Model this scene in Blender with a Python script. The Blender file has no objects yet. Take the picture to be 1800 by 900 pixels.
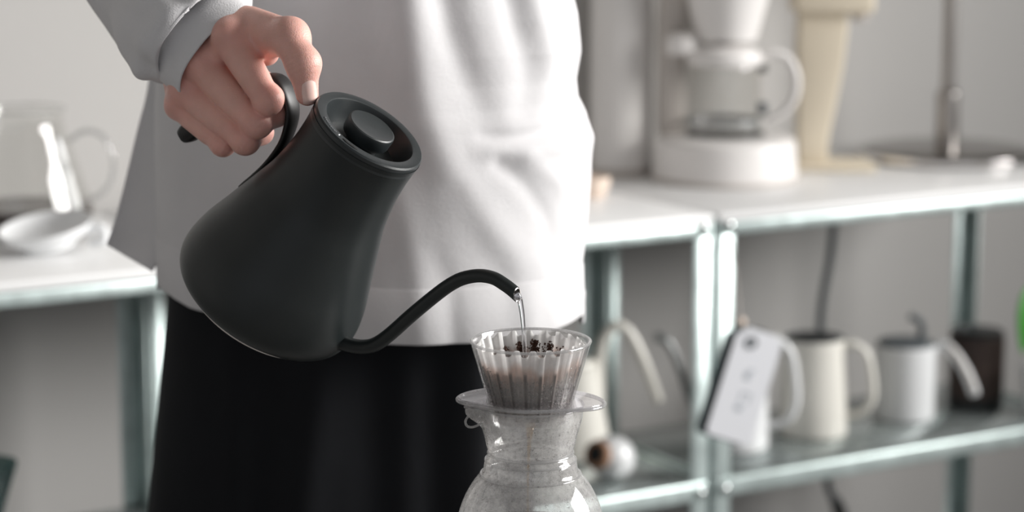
import bpy, bmesh, math, random
import numpy as np
from mathutils import Vector, Matrix

random.seed(7)
rng = np.random.default_rng(7)
scene = bpy.context.scene
COL = scene.collection

# ------------------------------------------------------------------ camera
FPX = 3898.0                      # focal length in pixels of the 1800x900 frame
PITCH = math.radians(10.0)
CAM = Vector((0, 0, 1.20))
RT = Vector((1, 0, 0))
FW = Vector((0, math.cos(PITCH), -math.sin(PITCH)))
UP = Vector((0, math.sin(PITCH), math.cos(PITCH)))
FOCUS = 1.565

cd = bpy.data.cameras.new('camera')
cd.sensor_width = 36.0
cd.lens = FPX / 1800.0 * 36.0
cd.clip_start = 0.05
cd.dof.use_dof = True
cd.dof.focus_distance = FOCUS
cd.dof.aperture_fstop = 4.1
cd.dof.aperture_blades = 9
cam = bpy.data.objects.new('camera', cd)
cam.location = CAM
cam.rotation_euler = (math.pi / 2 - PITCH, 0, 0)
COL.objects.link(cam)
scene.camera = cam

# ------------------------------------------------------------------ light
world = bpy.data.worlds.new('room_ambient')
scene.world = world
world.use_nodes = True
world.node_tree.nodes['Background'].inputs[0].default_value = (0.93, 0.96, 1.0, 1)
world.node_tree.nodes['Background'].inputs[1].default_value = 0.38

wl = bpy.data.lights.new('window_daylight', 'AREA')
wl.shape = 'RECTANGLE'
wl.size, wl.size_y = 1.9, 1.35
wl.energy = 54
wl.color = (1.0, 0.985, 0.96)
wl.spread = math.radians(90)
wo = bpy.data.objects.new('window_daylight', wl)
wo.location = (3.22, 2.08, 1.85)
wo.rotation_euler = (Vector((-1, -0.11, -0.22))).to_track_quat('-Z', 'Y').to_euler()
COL.objects.link(wo)

scene.view_settings.view_transform = 'Standard'
scene.view_settings.look = 'None'
scene.view_settings.gamma = 1.0
scene.view_settings.use_curve_mapping = False
scene.view_settings.exposure = 0.42
scene.cycles.transparent_max_bounces = 32
scene.cycles.max_bounces = 10
scene.cycles.caustics_refractive = False
scene.cycles.caustics_reflective = False


# ------------------------------------------------------------------ helpers
def ray(px, py):
    return (FW + RT * ((px - 900) / FPX) - UP * ((py - 450) / FPX))


def P(px, py, dep):
    return CAM + ray(px, py) * dep


def onz(px, py, z):
    r = ray(px, py)
    return CAM + r * ((z - CAM.z) / r.z)


def onplane(px, py, p0, n):
    r = ray(px, py)
    return CAM + r * ((p0 - CAM).dot(n) / r.dot(n))


def project(p):
    v = p - CAM
    d = v.dot(FW)
    return 900 + v.dot(RT) / d * FPX, 450 - v.dot(UP) / d * FPX, d


def mesh(name, V, F, mat=None, parent=None, smooth=True, auto=None):
    me = bpy.data.meshes.new(name)
    me.from_pydata([tuple(map(float, v)) for v in V], [], [tuple(int(i) for i in f) for f in F])
    me.validate()
    if smooth:
        me.polygons.foreach_set('use_smooth', [True] * len(me.polygons))
    if auto is not None:
        me.set_sharp_from_angle(angle=math.radians(auto))
    o = bpy.data.objects.new(name, me)
    if mat is not None:
        me.materials.append(mat)
    COL.objects.link(o)
    if parent is not None:
        o.parent = parent
    return o


def fix_normals(o):
    bm = bmesh.new()
    bm.from_mesh(o.data)
    bmesh.ops.recalc_face_normals(bm, faces=bm.faces)
    bm.to_mesh(o.data)
    bm.free()
    return o


def tag(o, label, cat, group=None, kind=None):
    o['label'] = label
    o['category'] = cat
    if group:
        o['group'] = group
    if kind:
        o['kind'] = kind
    return o


def struct(o):
    o['kind'] = 'structure'
    return o


def empty(name, loc=(0, 0, 0), rot=None, rz=0.0):
    o = bpy.data.objects.new(name, None)
    o.empty_display_size = 0.03
    m = Matrix.Translation(Vector(loc))
    if rot is not None:
        m = m @ rot.to_4x4()
    elif rz:
        m = m @ Matrix.Rotation(rz, 4, 'Z')
    o.matrix_world = m
    COL.objects.link(o)
    return o


def catmull(pts, n=8, closed=False):
    pts = [np.array(p, float) for p in pts]
    out = []
    m = len(pts)
    segs = m if closed else m - 1
    for i in range(segs):
        if closed:
            p0, p1, p2, p3 = pts[(i - 1) % m], pts[i], pts[(i + 1) % m], pts[(i + 2) % m]
        else:
            p0 = pts[max(i - 1, 0)]
            p1, p2 = pts[i], pts[i + 1]
            p3 = pts[min(i + 2, m - 1)]
        for k in range(n):
            t = k / n
            out.append(0.5 * ((2 * p1) + (-p0 + p2) * t + (2 * p0 - 5 * p1 + 4 * p2 - p3) * t * t
                              + (-p0 + 3 * p1 - 3 * p2 + p3) * t ** 3))
    if not closed:
        out.append(pts[-1])
    return np.array(out)


def lathe(profile, n=64, cap=True):
    """profile: (r, z) list -> V, F ; closed rings around Z."""
    V, F = [], []
    m = len(profile)
    for (r, z) in profile:
        for k in range(n):
            a = 2 * math.pi * k / n
            V.append((r * math.cos(a), r * math.sin(a), z))
    for j in range(m - 1):
        for k in range(n):
            k2 = (k + 1) % n
            F.append((j * n + k, j * n + k2, (j + 1) * n + k2, (j + 1) * n + k))
    if cap:
        if profile[0][0] > 1e-6:
            F.append(tuple(range(n - 1, -1, -1)))
        if profile[-1][0] > 1e-6:
            F.append(tuple((m - 1) * n + k for k in range(n)))
    return V, F


def smooth_profile(pts, n=6):
    return [tuple(p) for p in catmull(pts, n)]


def tube(path, radii, n=16, cap=True, up=None, flat=None):
    """sweep a circle (or ellipse: flat=(a,b) scale along frame) along the path."""
    path = np.array([list(p) for p in path], float)
    m = len(path)
    radii = np.broadcast_to(np.array(radii, float), (m,))
    T = np.gradient(path, axis=0)
    T /= np.linalg.norm(T, axis=1)[:, None] + 1e-12
    if up is None:
        u = np.array([0.31, 0.21, 0.93])
        if abs(T[0] @ u) > 0.9:
            u = np.array([0.9, 0.3, 0.1])
    else:
        u = np.array(up, float)
    V, F = [], []
    for i in range(m):
        if up is None:
            a = u - T[i] * (u @ T[i])
            a /= np.linalg.norm(a)
            u = a
        else:
            a = u - T[i] * (u @ T[i])
            a /= np.linalg.norm(a)
        b = np.cross(T[i], a)
        fa, fb = flat if flat else (1, 1)
        for k in range(n):
            t = 2 * math.pi * k / n
            V.append(path[i] + radii[i] * (fa * math.cos(t) * a + fb * math.sin(t) * b))
    for i in range(m - 1):
        for k in range(n):
            k2 = (k + 1) % n
            F.append((i * n + k, i * n + k2, (i + 1) * n + k2, (i + 1) * n + k))
    if cap:
        F.append(tuple(range(n - 1, -1, -1)))
        F.append(tuple((m - 1) * n + k for k in range(n)))
    return V, F


def box(lo, hi, bevel=0.0, seg=2):
    bm = bmesh.new()
    bmesh.ops.create_cube(bm, size=1)
    lo, hi = Vector(lo), Vector(hi)
    for v in bm.verts:
        v.co = Vector((lo[i] + (v.co[i] + 0.5) * (hi[i] - lo[i]) for i in range(3)))
    if bevel > 0:
        bmesh.ops.bevel(bm, geom=list(bm.edges), offset=bevel, segments=seg, profile=0.5, affect='EDGES')
    bm.verts.index_update()
    V = [v.co.copy() for v in bm.verts]
    F = [[v.index for v in f.verts] for f in bm.faces]
    bm.free()
    return V, F


def join(*vf):
    V, F = [], []
    for v, f in vf:
        o = len(V)
        V += list(v)
        F += [tuple(i + o for i in q) for q in f]
    return V, F


def xf(vf, M):
    return [M @ Vector(v) for v in vf[0]], vf[1]


def prism(outline, t, bevel=0.0):
    """extrude a closed 2D outline (x,z) along y by +-t/2"""
    bm = bmesh.new()
    vs = [bm.verts.new((x, -t / 2, z)) for x, z in outline]
    f = bm.faces.new(vs)
    r = bmesh.ops.extrude_face_region(bm, geom=[f])
    for v in r['geom']:
        if isinstance(v, bmesh.types.BMVert):
            v.co.y += t
    bmesh.ops.recalc_face_normals(bm, faces=bm.faces)
    if bevel:
        es = [e for e in bm.edges if abs(e.verts[0].co.y - e.verts[1].co.y) < 1e-6]
        bmesh.ops.bevel(bm, geom=es, offset=bevel, segments=3, profile=0.5, affect='EDGES')
    bm.verts.index_update()
    V = [v.co.copy() for v in bm.verts]
    F = [[v.index for v in q.verts] for q in bm.faces]
    bm.free()
    return V, F


# ------------------------------------------------------------------ materials
def nt(mat):
    mat.use_nodes = True
    t = mat.node_tree
    return t, t.nodes, t.links


def pbr(name, col, rough=0.5, metal=0.0, var=0.06, vscale=8.0, bump=0.0, bscale=200.0, spec=0.5,
        sheen=0.0, coat=0.0, sss=0.0, attr=None, bump2=0.0, b2scale=30.0, rvar=0.0):
    m = bpy.data.materials.new(name)
    t, N, L = nt(m)
    b = N['Principled BSDF']
    b.inputs['Roughness'].default_value = rough
    b.inputs['Metallic'].default_value = metal
    b.inputs['Specular IOR Level'].default_value = spec
    b.inputs['Sheen Weight'].default_value = sheen
    b.inputs['Coat Weight'].default_value = coat
    tc = N.new('ShaderNodeTexCoord')
    nz = N.new('ShaderNodeTexNoise')
    nz.inputs['Scale'].default_value = vscale
    nz.inputs['Detail'].default_value = 4
    L.new(tc.outputs['Object'], nz.inputs['Vector'])
    mx = N.new('ShaderNodeMix')
    mx.data_type = 'RGBA'
    mx.blend_type = 'MULTIPLY'
    mx.inputs['Factor'].default_value = 1.0
    mr = N.new('ShaderNodeMapRange')
    mr.inputs['From Min'].default_value = 0.25
    mr.inputs['From Max'].default_value = 0.75
    mr.inputs['To Min'].default_value = 1 - var
    mr.inputs['To Max'].default_value = 1 + var
    L.new(nz.outputs['Fac'], mr.inputs['Value'])
    cmb = N.new('ShaderNodeCombineColor')
    for i in range(3):
        L.new(mr.outputs[0], cmb.inputs[i])
    if attr:
        at = N.new('ShaderNodeAttribute')
        at.attribute_name = attr
        L.new(at.outputs['Color'], mx.inputs[6])
    else:
        mx.inputs[6].default_value = (*col, 1)
    L.new(cmb.outputs[0], mx.inputs[7])
    L.new(mx.outputs[2], b.inputs['Base Color'])
    if sss:
        b.inputs['Subsurface Weight'].default_value = sss
        b.inputs['Subsurface Radius'].default_value = (0.010, 0.004, 0.002)
        b.inputs['Subsurface Scale'].default_value = 0.35
    if rvar:
        mr2 = N.new('ShaderNodeMapRange')
        mr2.inputs['To Min'].default_value = rough - rvar
        mr2.inputs['To Max'].default_value = rough + rvar
        L.new(nz.outputs['Fac'], mr2.inputs['Value'])
        L.new(mr2.outputs[0], b.inputs['Roughness'])
    last = None
    for st, sc in ((bump, bscale), (bump2, b2scale)):
        if st:
            n2 = N.new('ShaderNodeTexNoise')
            n2.inputs['Scale'].default_value = sc
            n2.inputs['Detail'].default_value = 5
            L.new(tc.outputs['Object'], n2.inputs['Vector'])
            bp = N.new('ShaderNodeBump')
            bp.inputs['Strength'].default_value = st
            bp.inputs['Distance'].default_value = 0.002
            L.new(n2.outputs['Fac'], bp.inputs['Height'])
            if last:
                L.new(last.outputs[0], bp.inputs['Normal'])
            last = bp
    if last:
        L.new(last.outputs[0], b.inputs['Normal'])
    return m


def clear(name, tint=(0.96, 0.96, 0.97), ior=1.5, rough=0.02, fog=0.0, fogcol=(0.8, 0.8, 0.8), fscale=60.0,
          fvar=0.25, gain=1.0):
    """thin walled clear glass or plastic: straight-through transmission and Fresnel reflection,
    with an optional film of condensation (white scatter)."""
    m = bpy.data.materials.new(name)
    t, N, L = nt(m)
    N.remove(N['Principled BSDF'])
    out = N['Material Output']
    tr = N.new('ShaderNodeBsdfTransparent')
    tr.inputs[0].default_value = (*tint, 1)
    gl = N.new('ShaderNodeBsdfGlossy')
    gl.inputs['Roughness'].default_value = rough
    gl.inputs['Color'].default_value = (1, 1, 1, 1)
    fr = N.new('ShaderNodeLayerWeight')          # Schlick reflectance, the same on both faces of the wall
    fr.inputs['Blend'].default_value = 0.5
    pw = N.new('ShaderNodeMath')
    pw.operation = 'POWER'
    pw.inputs[1].default_value = 5.0
    L.new(fr.outputs['Facing'], pw.inputs[0])
    f0 = ((ior - 1) / (ior + 1)) ** 2
    mul = N.new('ShaderNodeMath')
    mul.operation = 'MULTIPLY_ADD'
    mul.use_clamp = True
    mul.inputs[1].default_value = (1 - f0) * 0.8
    mul.inputs[2].default_value = f0 * gain
    L.new(pw.outputs[0], mul.inputs[0])
    base = tr.outputs[0]
    if fog > 0:
        df = N.new('ShaderNodeBsdfDiffuse')
        df.inputs[0].default_value = (*fogcol, 1)
        tl = N.new('ShaderNodeBsdfTranslucent')
        tl.inputs[0].default_value = (*fogcol, 1)
        m2 = N.new('ShaderNodeMixShader')
        m2.inputs[0].default_value = 0.5
        L.new(df.outputs[0], m2.inputs[1])
        L.new(tl.outputs[0], m2.inputs[2])
        tc = N.new('ShaderNodeTexCoord')
        nz = N.new('ShaderNodeTexNoise')
        nz.inputs['Scale'].default_value = fscale
        nz.inputs['Detail'].default_value = 8
        nz.inputs['Roughness'].default_value = 0.7
        L.new(tc.outputs['Object'], nz.inputs['Vector'])
        mr = N.new('ShaderNodeMapRange')
        mr.inputs['From Min'].default_value = 0.3
        mr.inputs['From Max'].default_value = 0.7
        mr.inputs['To Min'].default_value = max(0, fog - fvar)
        mr.inputs['To Max'].default_value = min(1, fog + fvar)
        L.new(nz.outputs['Fac'], mr.inputs['Value'])
        m1 = N.new('ShaderNodeMixShader')
        L.new(mr.outputs[0], m1.inputs[0])
        L.new(tr.outputs[0], m1.inputs[1])
        L.new(m2.outputs[0], m1.inputs[2])
        base = m1.outputs[0]
    mx = N.new('ShaderNodeMixShader')
    L.new(mul.outputs[0], mx.inputs[0])
    L.new(base, mx.inputs[1])
    L.new(gl.outputs[0], mx.inputs[2])
    L.new(mx.outputs[0], out.inputs['Surface'])
    return m


def glass(name, col=(1, 1, 1), ior=1.33, rough=0.0):
    m = bpy.data.materials.new(name)
    t, N, L = nt(m)
    N.remove(N['Principled BSDF'])
    g = N.new('ShaderNodeBsdfGlass')
    g.inputs['Color'].default_value = (*col, 1)
    g.inputs['IOR'].default_value = ior
    g.inputs['Roughness'].default_value = rough
    L.new(g.outputs[0], N['Material Output'].inputs['Surface'])
    return m


M = {}
M['wall'] = pbr('wall_paint', (0.525, 0.512, 0.498), 0.9, var=0.03, vscale=1.5, bump=0.05, bscale=90)
M['floor'] = pbr('floor_concrete', (0.24, 0.24, 0.24), 0.6, var=0.12, vscale=3)
M['table'] = pbr('table_wood', (0.34, 0.33, 0.32), 0.45, var=0.1, vscale=5)
M['white_board'] = pbr('white_laminate', (0.84, 0.84, 0.84), 0.35, var=0.02, vscale=4)
M['galv'] = pbr('galvanised_steel', (0.60, 0.69, 0.68), 0.40, 0.75, var=0.14, vscale=35, rvar=0.08)
M['galv_shelf'] = pbr('galvanised_shelf_sheet', (0.46, 0.51, 0.505), 0.20, 0.70, var=0.08, vscale=25)
M['bolt'] = pbr('zinc_bolt', (0.75, 0.78, 0.78), 0.25, 0.9)
M['kettle'] = pbr('matte_black_enamel', (0.0085, 0.0118, 0.0122), 0.42, var=0.05, vscale=40, bump=0.03, bscale=900, spec=0.45)
M['kettle_lid'] = pbr('matte_black_plastic', (0.017, 0.021, 0.0225), 0.38, var=0.08, vscale=120, bump=0.05, bscale=1500, spec=0.5)
M['handle'] = pbr('handle_black_resin', (0.010, 0.009, 0.009), 0.45, var=0.08, vscale=60, spec=0.45)
M['steel'] = pbr('polished_steel', (0.8, 0.77, 0.76), 0.15, 1.0)
M['mark'] = pbr('grey_print', (0.10, 0.105, 0.11), 0.6)
M['slot'] = pbr('dark_slot', (0.004, 0.004, 0.004), 0.8)
M['clear'] = clear('clear_resin', (0.965, 0.96, 0.96), 1.5, 0.03, gain=1.5)
M['resin'] = clear('clear_resin_wall', (0.95, 0.945, 0.945), 1.5, 0.05, fog=0.05, fogcol=(0.85, 0.82, 0.8), fscale=200, fvar=0.05, gain=1.4)
M['flange'] = clear('clear_resin_flange', (0.90, 0.89, 0.91), 1.55, 0.03, fog=0.07, fogcol=(0.85, 0.83, 0.86), fscale=100, fvar=0.05, gain=1.6)
M['drop'] = clear('water_droplets', (0.70, 0.69, 0.69), 1.33, 0.05, gain=4.0)
M['carafe'] = clear('steamed_glass', (0.93, 0.93, 0.93), 1.5, 0.05, fog=0.33, fogcol=(0.88, 0.87, 0.86), fscale=160, fvar=0.22, gain=1.5)
M['carafe_rim'] = clear('clear_glass_rim', (0.80, 0.80, 0.80), 1.5, 0.04, fog=0.25, fogcol=(0.9, 0.9, 0.9), fscale=40, fvar=0.05, gain=2.0)
M['thin_glass'] = clear('thin_clear_glass', (0.965, 0.965, 0.96), 1.45, 0.03, gain=1.1)
M['water'] = glass('pouring_water', (0.97, 0.97, 0.98), 1.33)
M['coffee'] = pbr('black_coffee', (0.022, 0.008, 0.005), 0.06)
M['coffee_drip'] = clear('coffee_trickle', (0.93, 0.80, 0.64), 1.33, 0.03)
M['grounds'] = pbr('coffee_grounds', (0.075, 0.030, 0.018), 0.75, var=0.5, vscale=900)
M['skin'] = pbr('skin', (0.5, 0.3, 0.25), 0.46, var=0.07, vscale=70, bump=0.22, bscale=900, bump2=0.06, b2scale=260, spec=0.45,
                sss=0.35, attr='tone')
M['nail'] = pbr('fingernail', (0.88, 0.62, 0.56), 0.22, var=0.05, vscale=150, spec=0.5, sss=0.2)
M['hair'] = pbr('black_hair', (0.012, 0.010, 0.009), 0.4)
M['shirt'] = pbr('white_cotton_jersey', (0.665, 0.655, 0.665), 0.9, var=0.025, vscale=30, bump=0.25, bscale=800, spec=0.15, sheen=0.15,
                 bump2=0.10, b2scale=120)
M['trouser'] = pbr('black_wool', (0.0095, 0.0103, 0.0125), 0.9, var=0.15, vscale=15, bump=0.2, bscale=700, spec=0.2, sheen=0.05)
M['shoe'] = pbr('black_leather', (0.012, 0.012, 0.012), 0.35)
M['cream'] = pbr('cream_enamel', (0.80, 0.78, 0.72), 0.25, var=0.02)
M['white'] = pbr('white_glaze', (0.83, 0.84, 0.85), 0.22, var=0.02)
M['whitepl'] = pbr('white_plastic', (0.80, 0.775, 0.76), 0.35, var=0.02)
M['beige'] = pbr('beige_plastic', (0.72, 0.64, 0.51), 0.45, var=0.03)
M['warmgrey'] = pbr('warm_grey_plastic', (0.52, 0.48, 0.45), 0.5)
M['black'] = pbr('black_plastic', (0.012, 0.014, 0.015), 0.4)
M['darkgrey'] = pbr('dark_grey_rubber', (0.10, 0.115, 0.125), 0.55)
M['greymetal'] = pbr('grey_metal', (0.33, 0.34, 0.34), 0.35, 0.6)
M['chrome'] = pbr('brushed_nickel', (0.42, 0.395, 0.38), 0.32, 1.0)
M['chrome_dark'] = pbr('dark_nickel', (0.30, 0.285, 0.27), 0.16, 1.0)
M['brown'] = pbr('dark_brown_leather', (0.045, 0.026, 0.020), 0.5, var=0.15, vscale=60)
M['cork'] = pbr('brown_cork', (0.36, 0.20, 0.12), 0.7, var=0.2, vscale=90)
M['leaf'] = pbr('leaf_green', (0.07, 0.36, 0.045), 0.4, var=0.2, vscale=25)
M['soil'] = pbr('potting_soil', (0.03, 0.02, 0.015), 0.95, var=0.4, vscale=120)
M['card'] = pbr('white_card', (0.78, 0.79, 0.83), 0.6, var=0.01)
M['cardback'] = pbr('dark_card_back', (0.055, 0.075, 0.08), 0.6)
M['print'] = pbr('pale_grey_print', (0.42, 0.45, 0.49), 0.7)
M['peach'] = pbr('peach_ceramic', (0.80, 0.66, 0.56), 0.35)
M['green_glass'] = clear('dark_green_glass', (0.35, 0.46, 0.45), 1.5, 0.05, fog=0.15, fogcol=(0.10, 0.16, 0.16), fscale=10, fvar=0.02)
M['paper'] = None


def paper_mat():
    m = bpy.data.materials.new('filter_paper')
    t, N, L = nt(m)
    b = N['Principled BSDF']
    b.inputs['Roughness'].default_value = 0.9
    b.inputs['Specular IOR Level'].default_value = 0.2
    at = N.new('ShaderNodeAttribute')
    at.attribute_name = 'tone'
    tc = N.new('ShaderNodeTexCoord')
    nz = N.new('ShaderNodeTexNoise')
    nz.inputs['Scale'].default_value = 260
    nz.inputs['Detail'].default_value = 5
    L.new(tc.outputs['Object'], nz.inputs['Vector'])
    mr = N.new('ShaderNodeMapRange')
    mr.inputs['To Min'].default_value = 0.85
    mr.inputs['To Max'].default_value = 1.12
    L.new(nz.outputs['Fac'], mr.inputs['Value'])
    vm = N.new('ShaderNodeVectorMath')
    vm.operation = 'SCALE'
    L.new(at.outputs['Color'], vm.inputs[0])
    L.new(mr.outputs[0], vm.inputs['Scale'])
    L.new(vm.outputs[0], b.inputs['Base Color'])
    tl = N.new('ShaderNodeBsdfTranslucent')
    L.new(vm.outputs[0], tl.inputs[0])
    mx = N.new('ShaderNodeMixShader')
    mx.inputs[0].default_value = 0.35
    L.new(b.outputs[0], mx.inputs[1])
    L.new(tl.outputs[0], mx.inputs[2])
    L.new(mx.outputs[0], N['Material Output'].inputs['Surface'])
    return m


M['paper'] = paper_mat()


def set_tone(o, cols):
    a = o.data.color_attributes.new('tone', 'FLOAT_COLOR', 'POINT')
    c = np.ones((len(cols), 4), np.float32)
    c[:, :3] = cols
    a.data.foreach_set('color', c.ravel())


# ------------------------------------------------------------------ room shell
SH_Z = 0.74                                  # top of the shelving
E = Vector((0.864, 0.5035, 0)).normalized()  # along the row of shelves
B = Vector((-E.y, E.x, 0))                   # away from the viewer, towards the wall
O = onz(1257, 376, SH_Z)                     # front top corner between the two right-hand units
O.z = 0.0
ROWROT = Matrix((E, B, Vector((0, 0, 1)))).transposed()
WALL_OFF = 0.46


def wall_pt(t, off, z):
    q = O + E * t + B * off
    return Vector((q.x, q.y, z))


def slab(name, a, b, off, th, z0, z1, mat):
    V = [wall_pt(a, off, z0), wall_pt(b, off, z0), wall_pt(b, off + th, z0), wall_pt(a, off + th, z0)]
    V += [Vector((v.x, v.y, z1)) for v in V]
    F = [(0, 1, 5, 4), (1, 2, 6, 5), (2, 3, 7, 6), (3, 0, 4, 7), (4, 5, 6, 7), (3, 2, 1, 0)]
    return mesh(name, V, F, mat, smooth=False)


struct(slab('wall_back', -4.2, 3.55, WALL_OFF, 0.08, 0.0, 2.75, M['wall']))
V, F = box((-4.5, -2.2, -0.05), (3.36, 6.0, 0.0))
struct(mesh('floor', V, F, M['floor'], smooth=False))
V, F = box((-4.5, -2.2, 2.75), (3.36, 6.0, 2.80))
struct(mesh('ceiling', V, F, M['wall'], smooth=False))
V, F = box((-2.75, -2.2, 0.0), (-2.67, 2.1, 2.75))
struct(mesh('wall_left', V, F, M['wall'], smooth=False))
# right wall with its window opening
wy0, wy1, wz0, wz1 = 1.08, 3.08, 1.12, 2.58
wv = join(box((3.28, -2.2, 0), (3.36, wy0, 2.75)), box((3.28, wy1, 0), (3.36, 5.2, 2.75)),
          box((3.28, wy0, 0), (3.36, wy1, wz0)), box((3.28, wy0, wz1), (3.36, wy1, 2.75)))
struct(mesh('wall_right', *wv, M['wall'], smooth=False))
win = struct(empty('window_1', (3.30, (wy0 + wy1) / 2, wz0)))
h = (wy1 - wy0) / 2
H = wz1 - wz0
for nm, lo, hi in (('sill', (-0.06, -h, -0.03), (0.05, h, 0.0)), ('frame', (-0.02, -h, 0), (0.03, -h + 0.05, H)),
                   ('frame', (-0.02, h - 0.05, 0), (0.03, h, H)), ('frame', (-0.02, -h, H - 0.05), (0.03, h, H)),
                   ('mullion', (-0.015, -0.02, 0), (0.025, 0.02, H))):
    mesh(nm, *box(lo, hi, 0.004), M['white_board'], win)

# ------------------------------------------------------------------ shelving row
UW, UD = 0.70, 0.285


def unit(t0, label, width=UW):
    u = empty('shelving_unit', wall_pt(t0, 0, 0), ROWROT)
    tag(u, label, 'shelf', 'galvanised shelving units')
    g = M['galv']
    # posts: angle section
    for x in (0, width):
        for y in (0, UD):
            sx = 1 if x == 0 else -1
            sy = 1 if y == 0 else -1
            a = box((min(x, x + sx * 0.029), min(y, y + sy * 0.0025), 0), (max(x, x + sx * 0.029), max(y, y + sy * 0.0025), SH_Z - 0.004), 0.0006, 1)
            b = box((min(x, x + sx * 0.0025), min(y, y + sy * 0.029), 0), (max(x, x + sx * 0.0025), max(y, y + sy * 0.029), SH_Z - 0.004), 0.0006, 1)
            p = mesh('post', *join(a, b), g, u)
            if y == 0:
                for z in (SH_Z - 0.016, 0.371 - 0.013):
                    bl = lathe([(0.0, -0.001), (0.006, -0.001), (0.0065, 0.002), (0.004, 0.0045), (0, 0.005)], 14, False)
                    R = Matrix.Translation((x + sx * 0.017, -0.0035 - (0.002 if z else 0), z)) @ Matrix.Rotation(math.pi / 2, 4, 'X')
                    mesh('bolt', *xf(bl, R), M['bolt'], p)
    # white top with its galvanised edge
    mesh('top_board', *box((0.001, -0.004, SH_Z - 0.012), (width - 0.001, WALL_OFF - 0.02, SH_Z), 0.002), M['white_board'], u)
    mesh('front_rail', *box((0.004, -0.0035, SH_Z - 0.030), (width - 0.004, 0.009, SH_Z - 0.012), 0.003), g, u)
    for nm, z in (('middle_shelf', 0.371), ('bottom_shelf', 0.06)):
        s = mesh(nm, *box((0.003, 0.006, z - 0.004), (width - 0.003, UD - 0.003, z), 0.001, 1), M['galv_shelf'], u)
        mesh('shelf_lip', *box((0.003, -0.003, z - 0.026), (width - 0.003, 0.008, z + 0.001), 0.004), g, s)
        mesh('shelf_lip', *box((0.003, UD - 0.006, z - 0.024), (width - 0.003, UD - 0.001, z - 0.004), 0.001), g, s)
        for x in (0.0032, width - 0.0072):
            mesh('side_rail', *box((x, 0.01, z - 0.026), (x + 0.004, UD - 0.006, z + 0.003), 0.001, 1), g, s)
    return u


unit(0.0035, 'galvanised shelving unit under the lamp and coffee maker, right of the tag')
unit(-UW - 0.0035, 'galvanised shelving unit mostly hidden behind the person in the white shirt')
unit(-2 * UW - 0.0105, 'galvanised shelving unit at the far left under the glass coffee server')
MID = 0.3715

# ------------------------------------------------------------------ table below the carafe
TIP_D = 1.565
PXM = TIP_D / FPX              # metres per pixel at the dripper
DR_C = P(933, 600, TIP_D)      # centre of the dripper rim
CARAFE_H = 0.1155
MOUTH_Z = DR_C.z - 0.0455
TABLE_Z = MOUTH_Z - CARAFE_H
tb = tag(empty('serving_table', (0.0, 1.2, 0)), 'grey wooden table carrying the glass carafe below the frame', 'table')
mesh('table_top', *box((-0.75, -0.28, TABLE_Z - 0.03), (0.75, 0.445, TABLE_Z), 0.003), M['table'], tb)
for x in (-0.7, 0.66):
    for y in (-0.25, 0.375):
        mesh('leg', *box((x, y, 0), (x + 0.04, y + 0.04, TABLE_Z - 0.03), 0.003), M['table'], tb)

# ------------------------------------------------------------------ kettle
AX = math.radians(34.8)
PHI = math.radians(15.0)
TOW = 0.43
c_ = math.sqrt(1 - TOW * TOW)
KN = (RT * math.sin(AX) * c_ + UP * math.cos(AX) * c_ - FW * TOW).normalized()
KS0 = (RT * math.cos(AX) - UP * math.sin(AX)).normalized()
KT = KS0.cross(KN)
if KT.dot(FW) > 0:
    KT = -KT
KS = (KS0 * math.cos(PHI) + KT * math.sin(PHI)).normalized()
KY = KN.cross(KS)
LID_D = TIP_D + 0.027
LID = P(645.5, 236, LID_D)
KROT = Matrix((KS, KY, KN)).transposed()
KH = 0.1635
KBASE = LID - KN * KH
KPN = KY.copy()
KINV = (Matrix.Translation(KBASE) @ KROT.to_4x4()).inverted()


def kp(px, py):
    return KINV @ onplane(px, py, LID, KPN)     # local point on the kettle's plane of symmetry


kettle = tag(empty('gooseneck_kettle', KBASE, KROT), 'matte black gooseneck kettle held tilted and pouring water', 'kettle')
mm = LID_D / FPX
prof = [(0, 107.5), (14, 106), (45, 105), (85, 107), (140, 115.5), (185, 129), (225, 142), (262, 154), (300, 167), (330, 174.5), (352, 177.5), (370, 177),
        (386, 172), (398, 162), (404, 152)]
pf = [(r * mm, KH - a * mm) for a, r in prof]
pf = smooth_profile(pf, 6)
zb = pf[-1][1]
pf += [(pf[-1][0] - 0.002, zb - 0.0015), (0.05, zb - 0.0018), (0.02, zb - 0.0018), (0.0, zb - 0.0018)]
pf = [(0.0, KH - 0.012), (0.03, KH - 0.012), (0.0395, KH - 0.010), (0.0415, KH - 0.004)] + pf
mesh('body', *lathe(pf, 128, False), M['kettle'], kettle, auto=40)
fix_normals(kettle.children[0])
mesh('base_plate', *lathe([(0, zb - 0.006), (0.054, zb - 0.006), (0.0575, zb - 0.004), (0.0580, zb - 0.0010), (0.05, zb)], 96, False), M['steel'], kettle, auto=40)

# lid: flat ring, recessed bowl, mushroom knob
ro, ri = 106.0 * mm, 87.0 * mm
lp = [(0.0385, -0.006), (ro - 0.0004, -0.006), (ro + 0.0002, -0.0052), (ro + 0.0002, 0.0030), (ro - 0.0008, 0.0042), (ri + 0.0006, 0.0044),
      (ri - 0.0002, 0.0040), (ri - 0.0012, 0.0020), (ri - 0.0035, -0.0060), (ri - 0.0075, -0.0125), (0.018, -0.0165), (0.012, -0.0175), (0.0, -0.0175)]
lid = mesh('lid', *lathe([(r, z + KH) for r, z in lp], 128, False), M['kettle_lid'], kettle, auto=35)
kn = [(0.0, -0.0175), (0.0125, -0.0170), (0.0125, -0.006), (0.0150, -0.0045), (0.0176, -0.0035), (0.0183, -0.0018), (0.0186, 0.0058), (0.0182, 0.0072), (0.0172, 0.0078),
      (0.0155, 0.0075), (0.010, 0.0068), (0.0, 0.0066)]
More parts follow.
